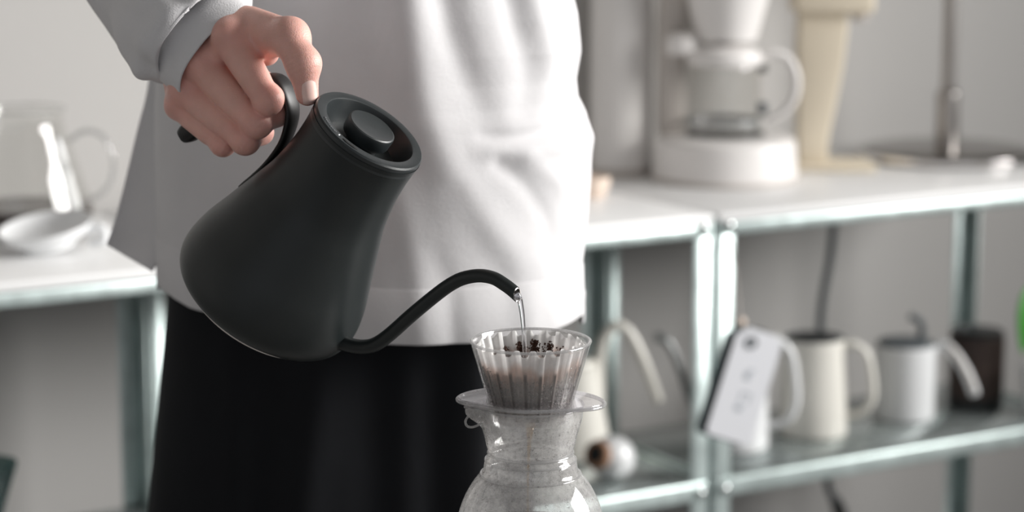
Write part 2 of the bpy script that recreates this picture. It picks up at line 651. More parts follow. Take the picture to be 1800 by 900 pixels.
mesh('knob', *lathe([(r, z + KH) for r, z in kn], 72, False), M['kettle_lid'], lid, auto=40)
a_slot = math.atan2(KT.dot(KY), KT.dot(KS)) + math.radians(4) * (1 if KT.dot(KY) > 0 else -1)
rm = (ro + ri) / 2


def ring_strip(a0, a1, r0, r1, z0, z1, n=14):
    V, F = [], []
    for i in range(n + 1):
        a = a0 + (a1 - a0) * i / n
        e = min(1.0, 3.2 * min(i, n - i) / n + 0.35)
        rc, hw = (r0 + r1) / 2, (r1 - r0) / 2 * e
        for r, z in ((rc - hw, z0), (rc + hw, z0), (rc + hw, z1), (rc - hw, z1)):
            V.append((r * math.cos(a), r * math.sin(a), z))
    for i in range(n):
        for k in range(4):
            k2 = (k + 1) % 4
            F.append((i * 4 + k, i * 4 + k2, i * 4 + 4 + k2, i * 4 + 4 + k))
    F += [(3, 2, 1, 0), tuple(n * 4 + k for k in range(4))]
    return V, F


sg = 1 if KT.dot(KY) > 0 else -1
mesh('vent_slot', *ring_strip(a_slot - 0.17, a_slot + 0.17, rm - 0.0017, rm + 0.0012, KH + 0.0030, KH + 0.00452), M['slot'], lid)
strokes = []
for i in range(15):
    a = a_slot + sg * (0.36 + 0.028 * i + (0.02 if i > 7 else 0))
    hgt = 0.0011 + 0.0007 * ((i * 7) % 3) / 2
    strokes.append(ring_strip(a - 0.006, a + 0.006, rm - hgt, rm + hgt * (0.6 + 0.4 * (i % 2)), KH + 0.0042, KH + 0.00455, 2))
    if i % 2:
        strokes.append(ring_strip(a - 0.012, a + 0.012, rm - hgt, rm - hgt + 0.0006, KH + 0.0042, KH + 0.00455, 2))
mesh('rim_lettering', *join(*strokes), M['mark'], lid)
mesh('rim_dash', *ring_strip(a_slot + sg * 0.255, a_slot + sg * 0.285, rm - 0.0018, rm + 0.0012, KH + 0.0042, KH + 0.0046, 2), M['white'], lid)

# spout
sp_px = [(578, 588), (594, 599), (607, 604), (622, 608), (640, 609.5), (660, 605), (685, 588), (725, 552.5), (765, 519.5), (792, 500), (815, 489), (843, 484.5), (868, 489), (888, 501), (900, 510), (909, 518)]
sp = catmull([list(kp(*q)) for q in sp_px], 6)
rr = np.interp(np.linspace(0, 1, len(sp)), [0, 0.08, 0.2, 0.6, 1], [0.0062, 0.0058, 0.0054, 0.0050, 0.0046])
Vo, Fo = tube(sp, rr, 28, cap=False)
# oblique mouth: shear the last rings so the opening faces right and towards the viewer
ns = len(sp)
inv3 = KROT.inverted()
NE = (inv3 @ (RT * 0.86 - UP * 0.16 - FW * 0.55).normalized())
Tt = Vector(sp[-1] - sp[-3]).normalized()
for i in range(ns - 6, ns):
    w = ((i - (ns - 7)) / 6.0) ** 1.5
    ctr = Vector(sp[i])
    for k in range(28):
        v = Vector(Vo[i * 28 + k]) - ctr
        # move along the tangent until the point lies in the oblique plane
        s = -(v.dot(NE)) / Tt.dot(NE)
        Vo[i * 28 + k] = np.array(ctr + v + Tt * max(-0.006, min(0.006, s)) * w)
Vi = []
for i in range(ns - 1, ns - 16, -1):
    ctr = Vector(sp[i])
    for k in range(28):
        Vi.append(ctr + (Vector(Vo[i * 28 + k]) - ctr) * 0.80)
Fi = []
ni = len(Vi) // 28
for i in range(ni - 1):
    for k in range(28):
        k2 = (k + 1) % 28
        Fi.append((i * 28 + k, i * 28 + k2, (i + 1) * 28 + k2, (i + 1) * 28 + k))
mesh('spout', Vo, Fo, M['kettle'], kettle)
last = [Vector(v) for v in Vo[(ns - 1) * 28:]]
Vr = last + Vi
Fr = [(k, (k + 1) % 28, 28 + (k + 1) % 28, 28 + k) for k in range(28)] + [tuple(i + 28 for i in f) for f in Fi]
mesh('spout_lining', Vr, Fr, M['steel'], kettle.children[-1])
# weld collar at the root of the spout
col = lathe([(0.0064, -0.004), (0.0072, 0.0), (0.0066, 0.002), (0.0057, 0.004)], 28, False)
d0 = Vector(sp[10] - sp[4]).normalized()
mesh('spout_collar', *xf(col, Matrix.Translation(Vector(sp[7])) @ d0.to_track_quat('Z', 'Y').to_matrix().to_4x4()), M['kettle'], kettle)

# handle: strap rising from the body, then the free grip
hp = [(424, 327), (446, 311), (474, 285), (499, 252), (511, 220), (514, 195), (509, 170), (499, 150), (484, 140), (462, 146), (430, 167), (390, 194), (352, 220), (325, 238)]
hl = [kp(*q) for q in hp]
hs = catmull([list(q) for q in hl], 6)
tt = np.linspace(0, 1, len(hs))
thick = np.interp(tt, [0, 0.05, 0.3, 0.5, 0.6, 0.75, 0.97, 1], [0.0008, 0.0016, 0.0026, 0.0030, 0.0042, 0.0072, 0.0076, 0.0060])
wide = np.interp(tt, [0, 0.05, 0.3, 0.5, 0.62, 0.97, 1], [0.004, 0.0060, 0.0080, 0.0085, 0.0090, 0.0095, 0.0080])
V, F = [], []
nh = 20
T = np.gradient(hs, axis=0)
T /= np.linalg.norm(T, axis=1)[:, None]
for i in range(len(hs)):
    y = np.array([0, 1.0, 0])
    nrm = np.cross(T[i], y)
    for k in range(nh):
        a = 2 * math.pi * k / nh
        ca, sa = math.cos(a), math.sin(a)
        ca = math.copysign(abs(ca) ** 0.7, ca)
        sa = math.copysign(abs(sa) ** 0.7, sa)
        V.append(hs[i] + y * ca * wide[i] + nrm * sa * thick[i])
for i in range(len(hs) - 1):
    for k in range(nh):
        k2 = (k + 1) % nh
        F.append((i * nh + k, i * nh + k2, (i + 1) * nh + k2, (i + 1) * nh + k))
F += [tuple(range(nh - 1, -1, -1)), tuple((len(hs) - 1) * nh + k for k in range(nh))]
fix_normals(mesh('handle', V, F, M['handle'], kettle, auto=50))

# ------------------------------------------------------------------ pouring water
tipw = KBASE + KROT @ Vector(sp[-1])
DR = Vector((DR_C.x, DR_C.y, DR_C.z))
w_px = [(906, 514), (911.5, 523), (914.5, 532), (917.5, 550), (919.5, 570), (921, 590), (922, 612), (922.5, 640)]
tipd = project(tipw)[2]
wp = []
for i, q in enumerate(w_px):
    dd = tipd + (DR - CAM).dot(FW) * 0.0 + (0.004 * min(1, i / 5.0))
    wp.append(list(P(q[0], q[1], dd)))
wp[0] = list(tipw + (tipw - (KBASE + KROT @ Vector(sp[-6]))) * -0.2)
ws = catmull(wp, 8)
wr = np.interp(np.linspace(0, 1, len(ws)), [0, 0.12, 0.3, 0.6, 1], [0.0026, 0.0025, 0.0019, 0.0015, 0.0014])
tag(mesh('water_stream', *tube(ws, wr, 18), M['water']), 'thin clear stream of water falling from the spout', 'water')

# ------------------------------------------------------------------ dripper
drip = tag(empty('coffee_dripper', DR + Vector((0, 0, -0.0455))), 'clear ribbed coffee dripper with side tabs sitting on the carafe', 'dripper')
Z0 = 0.0455                       # rim height above the flange underside (local)


def wall_out(z):                  # outer wall radius at height z below the rim (z <= 0)
    return np.interp(z, [-0.056, -0.041, -0.020, -0.002, 0.0], [0.0275, 0.0310, 0.0370, 0.0421, 0.0427])


def wall_in(z):
    return wall_out(z) - 0.0019


zs = [0.0, -0.0015, -0.004, -0.010, -0.020, -0.030, -0.041, -0.050, -0.056]
cp = [(float(wall_out(z)), z + Z0) for z in zs[::-1]]
cp += [(float(wall_out(0)) - 0.0004, Z0 + 0.0007), (float(wall_in(0)) + 0.0003, Z0 + 0.0007)]
cp += [(float(wall_in(z)), z + Z0) for z in zs]
cp += [(0.012, -0.0105 + 0.002), (0.0035, -0.0105 + 0.0015), (0.0035, -0.0105), (0.0275, -0.0105)]
mesh('cone', *lathe(cp, 120, False), M['resin'], drip, auto=50)
rim = [(0.0427 + 0.0011 * math.cos(a) - 0.0006, Z0 + 0.0003 + 0.0011 * math.sin(a)) for a in np.linspace(0, 2 * math.pi, 10)]
mesh('rim', *lathe(rim, 120, False), M['carafe_rim'], drip)

# flange with two lobes
NF = 140
rotf = math.radians(-12)


def flange_r(a):
    c = abs(math.cos(a - rotf))
    return 0.0365 + 0.0165 * c ** 5


V, F = [], []
prof_f = [(0.0, 0.0), (1.0, 0.0), (1.0, 0.0)]
rows = [('in', -0.0012), ('out', -0.0014), ('edge', 0.0), ('out', 0.0018), ('in', 0.0016)]
for kind, z in rows:
    for k in range(NF):
        a = 2 * math.pi * k / NF
        r = flange_r(a)
        rr_ = {'in': 0.0312, 'out': r - 0.0009, 'edge': r}[kind]
        bend = -0.0012 * max(0, (rr_ - 0.036) / 0.016) ** 2
        V.append((rr_ * math.cos(a), rr_ * math.sin(a), 0.0032 + z + bend))
for j in range(len(rows) - 1):
    for k in range(NF):
        k2 = (k + 1) % NF
        F.append((j * NF + k, j * NF + k2, (j + 1) * NF + k2, (j + 1) * NF + k))
fl = fix_normals(mesh('flange', V, F, M['flange'], drip, auto=60))
edge = [(flange_r(2 * math.pi * k / NF) * math.cos(2 * math.pi * k / NF), flange_r(2 * math.pi * k / NF) * math.sin(2 * math.pi * k / NF),
         0.0032 - 0.0012 * max(0, (flange_r(2 * math.pi * k / NF) - 0.036) / 0.016) ** 2) for k in range(NF + 1)]
mesh('flange_bead', *tube(edge, 0.0014, 8, cap=False), M['carafe_rim'], fl)

# pleated filter and ribs
NP = 20
A0 = math.radians(-97)


def pleat(a):
    c = math.cos(NP * (a - A0))
    x = min(1.0, max(0.0, (c + 0.75) / 1.65))
    return x * x * (3 - 2 * x)    # 1 on the outer fold that touches the wall, 0 on the inner fold


rib = box((-0.0007, -0.0009, -0.044), (0.0007, 0.0009, -0.003))
rib_mesh = None
for k in range(NP):
    a = A0 + 2 * math.pi * (k + 0.5) / NP
    if rib_mesh is None:
        Vb = []
        for v in rib[0]:
            Vb.append((float(wall_in(v[2])) - 0.0005 + v[1], v[0], v[2] + Z0))
        o = mesh('rib', Vb, rib[1], M['clear'], drip, smooth=False)
        rib_mesh = o.data
    else:
        o = bpy.data.objects.new('rib', rib_mesh)
        COL.objects.link(o)
        o.parent = drip
    o.rotation_euler = (0, 0, a)

NA, NR = NP * 14, 34
V, F, C = [], [], []
for j in range(NR):
    t = j / (NR - 1)
    for k in range(NA):
        a = 2 * math.pi * k / NA
        pl = pleat(a)
        ztop = -0.0035 + 0.0042 * (1 - pl) ** 1.2
        z = ztop + (-0.053 - ztop) * t
        amp = 0.0042 * (1 - 0.6 * t)
        r = float(wall_in(z)) - 0.0011 - amp * (1 - pl)
        V.append((r * math.cos(a), r * math.sin(a), z + Z0))
        n1 = 0.0022 * math.sin(5 * a + 1.3) + 0.0012 * math.sin(17 * a) + 0.0014 * math.sin(9 * a + 2.1)
        zz = z + n1
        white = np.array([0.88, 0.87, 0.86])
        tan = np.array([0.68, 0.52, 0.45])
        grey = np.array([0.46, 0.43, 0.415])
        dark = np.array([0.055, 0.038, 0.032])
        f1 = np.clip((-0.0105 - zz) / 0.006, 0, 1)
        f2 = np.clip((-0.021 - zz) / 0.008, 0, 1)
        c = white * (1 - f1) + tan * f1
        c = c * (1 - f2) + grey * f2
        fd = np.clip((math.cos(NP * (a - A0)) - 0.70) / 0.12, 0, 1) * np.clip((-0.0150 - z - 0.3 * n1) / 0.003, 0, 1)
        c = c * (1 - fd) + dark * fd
        C.append(c)
for j in range(NR - 1):
    for k in range(NA):
        k2 = (k + 1) % NA
        F.append((j * NA + k, (j + 1) * NA + k, (j + 1) * NA + k2, j * NA + k2))
F.append(tuple((NR - 1) * NA + k for k in range(NA)))
filt = mesh('paper_filter', V, F, M['paper'])
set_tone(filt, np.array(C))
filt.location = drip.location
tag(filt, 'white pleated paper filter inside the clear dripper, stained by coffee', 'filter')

# grounds: a bed with loose grains clinging to the folds of the far side
V, F = [], []
bedz = -0.0245
nb, nbr = 60, 10
for j in range(nbr):
    r = 0.0305 * (j / (nbr - 1))
    for k in range(nb):
        a = 2 * math.pi * k / nb
        V.append((r * math.cos(a), r * math.sin(a), bedz + 0.006 * (j / (nbr - 1)) ** 2 + 0.0006 * math.sin(7 * a + j) + Z0))
for j in range(nbr - 1):
    for k in range(nb):
        k2 = (k + 1) % nb
        F.append((j * nb + k, j * nb + k2, (j + 1) * nb + k2, (j + 1) * nb + k))
grain_t = bmesh.new()
bmesh.ops.create_icosphere(grain_t, subdivisions=1, radius=1)
grain_t.verts.index_update()
GV = np.array([v.co[:] for v in grain_t.verts])
GF = [[v.index for v in f.verts] for f in grain_t.faces]
grain_t.free()


def add_grain(c, r, sc=(1, 1, 1)):
    o = len(V)
    q = GV * r * np.array(sc) * (1 + 0.35 * rng.standard_normal((len(GV), 1)) * 0.6)
    for v in q:
        V.append(tuple(v + np.array(c)))
    for f in GF:
        F.append(tuple(i + o for i in f))


for k in range(NP):
    a0 = A0 + 2 * math.pi * k / NP          # outer folds
    ang = math.degrees(a0) % 360
    if not (15 < ang < 165):
        continue
    strength = math.exp(-((ang - 84) / 34) ** 2)
    for _ in range(int(30 + 330 * strength)):
        z = rng.uniform(-0.026, -0.0085 - 0.006 * (1 - strength) + 0.003 * rng.uniform())
        a = a0 + rng.normal() * 0.045 + 0.03
        r = float(wall_in(z)) - 0.0018 - 0.0040 * (1 - pleat(a)) - rng.uniform(0, 0.0016)
        add_grain((r * math.cos(a), r * math.sin(a), z + Z0), rng.uniform(0.00035, 0.0008))
for _ in range(700):
    a = rng.uniform(0, 2 * math.pi)
    r = 0.030 * math.sqrt(rng.uniform())
    add_grain((r * math.cos(a), r * math.sin(a), bedz + 0.006 * (r / 0.0305) ** 2 + Z0), rng.uniform(0.0004, 0.0009))
gr = mesh('coffee_grounds', V, F, M['grounds'], smooth=False)
gr.location = drip.location
tag(gr, 'dark brown wet coffee grounds in the paper filter', 'coffee grounds', kind='stuff')

# condensation on the inside of the cone
V, F = [], []
hemi = GV.copy()
for _ in range(2300):
    a = rng.uniform(math.pi * 0.93, math.pi * 2.07)
    if math.cos(NP * (a - A0)) > 0.74:
        continue
    z = -0.0215 - 0.023 * rng.uniform() ** 0.8
    side = abs(math.cos(a)) > 0.75
    if side and rng.uniform() < 0.5:
        z += 0.008
    rw = float(wall_in(z)) - 0.00005
    r0 = rng.uniform(0.00028, 0.00072)
    c = np.array([rw * math.cos(a), rw * math.sin(a), z + Z0])
    n = np.array([math.cos(a), math.sin(a), 0.28])
    n /= np.linalg.norm(n)
    o = len(V)
    for v in hemi:
        w = v * r0
        w = w - n * (w @ n) * 0.45
        V.append(tuple(c + w))
    for f in GF:
        F.append(tuple(i + o for i in f))
dd_ = mesh('condensation', V, F, M['drop'], drip)
dd_['kind'] = 'stuff'

# ------------------------------------------------------------------ carafe
car = tag(empty('glass_carafe', (DR.x, DR.y, TABLE_Z)), 'round steamed glass coffee carafe with pouring lip under the dripper', 'carafe')
q = PXM
cy = [(712, 92.5), (722, 92.5), (735, 91.5), (752, 87), (770, 82), (784, 79), (793, 76.5), (799, 74.2), (803, 75), (809, 79), (817, 82), (826, 83.5), (834, 86),
      (846, 96), (860, 106), (880, 117), (905, 126.5), (930, 132), (955, 132.5), (975, 126), (988, 114), (993, 100), (994.5, 60), (994.5, 0.01)]
HC = CARAFE_H
cpf = [(r * q, HC - (y - 712) * (HC - 0.002) / 282.5) for y, r in cy]
cpf = smooth_profile(cpf[:-2], 3) + cpf[-2:]
NC = 96
LIP = math.radians(183)


def lipped(vf, strength):
    out = []
    for v in vf[0]:
        x, y, z = v
        r = math.hypot(x, y)
        a = math.atan2(y, x)
        d = (a - LIP + math.pi) % (2 * math.pi) - math.pi
        g = math.exp(-(d / 0.27) ** 2)
        top = max(0.0, min(1.0, (z - (HC - 0.017)) / 0.0135))
        top = top * top * (3 - 2 * top)
        rr2 = r + strength * g * top
        out.append((rr2 * math.cos(a), rr2 * math.sin(a), z - 0.0015 * g * top))
    return out, vf[1]


mesh('carafe_wall', *lipped(lathe(cpf, NC, False), 0.0095), M['carafe'], car)
r0 = 92.5 * q
ring = [(r0 + 0.0010 * math.cos(a), HC + 0.0010 * math.sin(a)) for a in np.linspace(0, 2 * math.pi, 9)]
mesh('carafe_rim', *lipped(lathe(ring, NC, False), 0.0095), M['carafe_rim'], car)
for yy_, rr_, tk in ((799, 74.6, 0.0013), (812, 80.6, 0.0008), (838, 88.8, 0.0008)):
    zz_ = HC - (yy_ - 712) * (HC - 0.002) / 282.5
    rg = [(rr_ * q + tk * math.cos(a), zz_ + tk * math.sin(a)) for a in np.linspace(0, 2 * math.pi, 9)]
    mesh('neck_ring', *lathe(rg, NC, False), M['carafe_rim'], car)
lipath = [(-0.0368, -0.0035 + 0.0, HC - 0.001), (-0.0425, -0.0062, HC - 0.0055), (-0.0462, -0.0030, HC - 0.0115), (-0.0448, -0.0050, HC - 0.0150), (-0.0400, -0.0120, HC - 0.0135),
          (-0.0330, -0.0190, HC - 0.0085)]
mesh('pouring_lip', *tube(catmull(lipath, 8), 0.0009, 8), M['carafe_rim'], car)
V, F = [], []
for _ in range(1500):
    a = rng.uniform(math.pi, 2 * math.pi)
    y = rng.choice([rng.uniform(735, 795), rng.uniform(810, 905)])
    r = np.interp(y, [p_[0] for p_ in cy], [p_[1] for p_ in cy]) * q - 0.0003
    z = HC - (y - 712) * (HC - 0.002) / 282.5
    add_r = rng.uniform(0.0002, 0.0005) * (2.2 if rng.uniform() < 0.03 else 1)
    o = len(V)
    c = np.array([r * math.cos(a), r * math.sin(a), z])
    n = np.array([math.cos(a), math.sin(a), 0])
    for v in GV:
        w = v * add_r
        w = w - n * (w @ n) * 0.5
        V.append(tuple(c + w))
    for f in GF:
        F.append(tuple(i + o for i in f))
dp = mesh('condensation', V, F, M['drop'], car)
dp['kind'] = 'stuff'
cof = [(0.0, 0.0035), (0.040, 0.0035), (0.0475, 0.0075), (0.0505, 0.014), (0.0515, 0.021), (0.0515, 0.0215), (0.0, 0.0215)]
cfo = mesh('brewed_coffee', *lathe(cof, 64, False), M['coffee'])
cfo.location = (DR.x, DR.y, TABLE_Z)
tag(cfo, 'dark brewed coffee pooled in the bottom of the carafe', 'coffee')
tr_ = mesh('coffee_trickle', *tube([(-0.002, -0.004, TABLE_Z + 0.022), (-0.002, -0.004, TABLE_Z + 0.06), (-0.001, -0.003, TABLE_Z + 0.09), (0.0, -0.001, TABLE_Z + CARAFE_H - 0.0095)],
                                   [0.0005, 0.0005, 0.0014, 0.0042], 14), M['coffee_drip'])
tr_.location = (DR.x, DR.y, 0)
tag(tr_, 'amber trickle of coffee running from the dripper into the carafe', 'coffee')

# ------------------------------------------------------------------ implicit surfaces
def surface_net(f, lo, hi, h):
    lo = np.array(lo, float)
    n = np.ceil((np.array(hi) - lo) / h).astype(int) + 1
    ax = [lo[i] + h * np.arange(n[i]) for i in range(3)]
    G = np.stack(np.meshgrid(*ax, indexing='ij'), -1).reshape(-1, 3).astype(np.float32)
    val = np.empty(len(G), np.float32)
    for s in range(0, len(G), 400000):
        val[s:s + 400000] = f(G[s:s + 400000])
    val = val.reshape(n)
    ins = val < 0
    c = np.zeros(np.array(n) - 1, np.int32)
    for dx in (0, 1):
        for dy in (0, 1):
            for dz in (0, 1):
                c += ins[dx:n[0] - 1 + dx, dy:n[1] - 1 + dy, dz:n[2] - 1 + dz]
    act = (c > 0) & (c < 8)
    idx = np.argwhere(act)
    vid = -np.ones(act.shape, np.int64)
    vid[act] = np.arange(len(idx))
    acc = np.zeros((len(idx), 3))
    cnt = np.zeros(len(idx))
    corners = [(0, 0, 0), (1, 0, 0), (0, 1, 0), (1, 1, 0), (0, 0, 1), (1, 0, 1), (0, 1, 1), (1, 1, 1)]
    for i in range(8):
        for j in range(i + 1, 8):
            a, b = np.array(corners[i]), np.array(corners[j])
            if np.abs(a - b).sum() != 1:
                continue
            va = val[tuple((idx + a).T)]
            vb = val[tuple((idx + b).T)]
            m = (va < 0) != (vb < 0)
            t = np.where(m, va / np.where(m, va - vb, 1), 0)
            p = a + t[:, None] * (b - a)
            acc[m] += p[m]
            cnt[m] += 1
    V = lo + h * (idx + acc / cnt[:, None])
    F = []
    for d in range(3):
        e = np.zeros(3, int)
        e[d] = 1
        u, w = np.zeros(3, int), np.zeros(3, int)
        u[(d + 1) % 3] = 1
        w[(d + 2) % 3] = 1
        sl0 = ins[tuple(slice(0, n[k] - e[k]) for k in range(3))]
        sl1 = ins[tuple(slice(e[k], n[k]) for k in range(3))]
        ed = np.argwhere(sl0 != sl1)
        ed = ed[(ed[:, (d + 1) % 3] > 0) & (ed[:, (d + 2) % 3] > 0) & (ed[:, (d + 1) % 3] < n[(d + 1) % 3] - 1) & (ed[:, (d + 2) % 3] < n[(d + 2) % 3] - 1)]
        flip = sl0[tuple(ed.T)]
        q0 = vid[tuple((ed - u - w).T)]
        q1 = vid[tuple((ed - w).T)]
        q2 = vid[tuple(ed.T)]
        q3 = vid[tuple((ed - u).T)]
        fa = np.stack([q0, q1, q2, q3], 1)
        fb = np.stack([q3, q2, q1, q0], 1)
        F.append(np.where(flip[:, None], fa, fb))
    F = np.concatenate(F)
    return V, F


def cone_d(p, a, b, ra, rb):
    a = np.array(a, np.float32)
    b = np.array(b, np.float32)
    ab = b - a
    t = np.clip(((p - a) @ ab) / (ab @ ab + 1e-12), 0, 1)
    d = p - a - t[:, None] * ab
    return np.sqrt((d * d).sum(1)) - (ra + t * (rb - ra))


def ell_d(p, c, R, r):
    """ellipsoid; R rows are the axes, r the radii"""
    q = (p - np.array(c, np.float32)) @ np.array(R, np.float32).T / np.array(r, np.float32)
    k = np.sqrt((q * q).sum(1))
    return (k - 1) * min(r)


def smin(a, b, k):
    h = np.maximum(k - np.abs(a - b), 0) / k
    return np.minimum(a, b) - h * h * k * 0.25


def smax(a, b, k):
    return -smin(-a, -b, k)


def chain(p, pts, radii, k):
    d = None
    for i in range(len(pts) - 1):
        c = cone_d(p, pts[i], pts[i + 1], radii[i], radii[i + 1])
        d = c if d is None else smin(d, c, k)
    return d


# ------------------------------------------------------------------ person: landmarks
def HP(px, py, dz):
    """point dz metres beyond the kettle's plane of symmetry, seen at that spot of the hand"""
    w = onplane(px, py, LID, KPN)
    dep = (w - CAM).dot(FW)
    return np.array(P(px, py, dep + dz))


FING = {
    'index': dict(p=[(404, 66, -0.010), (470, 176, -0.0205), (493, 163, 0.004), (462, 140, 0.021)], r=[0.0128, 0.0100, 0.0088, 0.0075]),
    'middle': dict(p=[(352, 112, -0.012), (450, 216, -0.0215), (489, 199, 0.003), (455, 172, 0.021)], r=[0.0130, 0.0104, 0.0090, 0.0078]),
    'ring': dict(p=[(327, 157, -0.011), (430, 246, -0.0205), (459, 233, 0.003), (425, 204, 0.020)], r=[0.0122, 0.0098, 0.0086, 0.0074]),
    'pinky': dict(p=[(315, 186, -0.006), (391, 252, -0.0165), (414, 247, 0.003), (385, 222, 0.017)], r=[0.0098, 0.0084, 0.0074, 0.0064]),
}
for d in FING.values():
    d['w'] = [HP(*q) for q in d['p']]
THUMB = [HP(440, 48, 0.014), HP(508, 66, -0.008), HP(532, 112, -0.0185), HP(540, 166, -0.0175)]
THR = [0.0155, 0.0130, 0.0114, 0.0082]
WRIST = HP(372, 62, 0.034)
CUFF = np.array(P(372, 82, 1.655))
ELBOW = np.array(P(205, -255, 1.80))
SHOULD = np.array((-0.275, 1.93, 1.335))
PELV = np.array((-0.115, 1.94, 0.86))


CREASE = []
for d in FING.values():
    dr_ = d['w'][1] - d['w'][0]
    CREASE.append(((d['w'][1] - np.array(FW) * 0.006).astype(np.float32), (dr_ / np.linalg.norm(dr_)).astype(np.float32), 0.0085, 0.00022))
dr_ = THUMB[3] - THUMB[1]
CREASE.append(((THUMB[2] - np.array(FW) * 0.007).astype(np.float32), (dr_ / np.linalg.norm(dr_)).astype(np.float32), 0.009, 0.00030))


def hand_sdf(p):
    palm = None
    carp = {'index': HP(400, 34, 0.016), 'middle': HP(362, 48, 0.015), 'ring': HP(334, 80, 0.016), 'pinky': HP(318, 116, 0.018)}
    for nme in ('index', 'middle', 'ring', 'pinky'):
        d = FING[nme]
        c = cone_d(p, carp[nme], d['w'][0], 0.0150, d['r'][0] - 0.0006)
        palm = c if palm is None else smin(palm, c, 0.012)
        # flesh on the palm side
        inner = d['w'][0] + np.array(FW) * 0.018 + np.array(RT) * 0.006
        palm = smin(palm, cone_d(p, carp[nme] + np.array(FW) * 0.006, inner, 0.013, 0.010), 0.010)
    # knuckle heads and extensor tendons
    for nme, rr2 in (('index', 0.0088), ('middle', 0.0088), ('ring', 0.0078), ('pinky', 0.0066)):
        w0 = FING[nme]['w'][0]
        k = w0 - np.array(FW) * 0.0052 - np.array(RT) * 0.001 + np.array(UP) * 0.0012
        palm = smin(palm, np.sqrt(((p - k.astype(np.float32)) ** 2).sum(1)) - rr2, 0.006)
        palm = smin(palm, cone_d(p, k - np.array(FW) * 0.0048, carp[nme] - np.array(FW) * 0.0135, 0.0022, 0.0018), 0.006)
    # flesh between the knuckles
    for n1_, n2_ in (('index', 'middle'), ('middle', 'ring'), ('ring', 'pinky')):
        a_, b_ = FING[n1_]['w'][0], FING[n2_]['w'][0]
        palm = smin(palm, cone_d(p, a_ + np.array(FW) * 0.0035, b_ + np.array(FW) * 0.0035, FING[n1_]['r'][0] * 0.93, FING[n2_]['r'][0] * 0.93), 0.005)
    # wrist and forearm
    arm = cone_d(p, WRIST, WRIST + (ELBOW - WRIST) * 0.45, 0.0275, 0.036)
    palm = smin(palm, arm, 0.02)
    # thumb
    th = chain(p, THUMB, THR, 0.007)
    th = smin(th, np.sqrt(((p - (THUMB[2] + np.array(RT) * 0.0025 - np.array(FW) * 0.001).astype(np.float32)) ** 2).sum(1)) - 0.0100, 0.005)
    th = smin(th, np.sqrt(((p - (THUMB[1] + np.array(RT) * 0.002 + np.array(UP) * 0.001).astype(np.float32)) ** 2).sum(1)) - 0.0122, 0.006)
    web = cone_d(p, HP(428, 76, 0.010), HP(492, 72, 0.002), 0.0125, 0.0105)
    web = smin(web, cone_d(p, HP(440, 60, 0.016), HP(470, 96, 0.014), 0.012, 0.008), 0.010)
    d = smin(palm, smin(th, web, 0.008), 0.009)
    # fingers
    fs = None
    for nme in ('index', 'middle', 'ring', 'pinky'):
        q = FING[nme]
        w, r = q['w'], q['r']
        f = chain(p, w, r, 0.004)
        # bony middle joint and fleshy first segment
        kn = w[1] - np.array(FW) * 0.0012 + np.array(RT) * 0.0008 - np.array(UP) * 0.0008
        f = smin(f, np.sqrt(((p - kn.astype(np.float32)) ** 2).sum(1)) - (r[1] + 0.0001), 0.004)
        mid = w[0] * 0.5 + w[1] * 0.5 + np.array(FW) * 0.002
        f = smin(f, cone_d(p, w[0] * 0.7 + w[1] * 0.3 + np.array(FW) * 0.002, w[0] * 0.3 + w[1] * 0.7 + np.array(FW) * 0.002, r[0] * 0.90, r[1] * 0.98), 0.004)
        fs = f if fs is None else smin(fs, f, 0.0010)
    dpf = smin(fs, d, 0.0052)
    # skin creases across the joints
    for w_, dr_, rad, am in CREASE:
        q_ = p - w_
        s_ = q_ @ dr_
        g_ = np.exp(-(q_ * q_).sum(1) / rad ** 2)
        dpf = dpf + am * g_ * np.cos(s_ * (2 * math.pi / 0.0034))
    return dpf


lo = np.min([q for d in FING.values() for q in d['w']] + THUMB + [WRIST], axis=0) - 0.03
hi = np.max([q for d in FING.values() for q in d['w']] + THUMB + [WRIST], axis=0) + 0.03
hi[1] += 0.03
Vh, Fh = surface_net(hand_sdf, lo, hi, 0.00115)


def grad(f, p, e=0.0006):
    g = np.zeros_like(p)
    for i in range(3):
        d = np.zeros(3)
        d[i] = e
        g[:, i] = (f((p + d).astype(np.float32)) - f((p - d).astype(np.float32))) / (2 * e)
    return g


for _ in range(1):
    g = grad(hand_sdf, Vh)
    v0 = hand_sdf(Vh.astype(np.float32))
    Vh = Vh - 0.8 * g * np.clip(v0, -0.001, 0.001)[:, None] / ((g * g).sum(1)[:, None] + 1e-6)

CX = -0.115


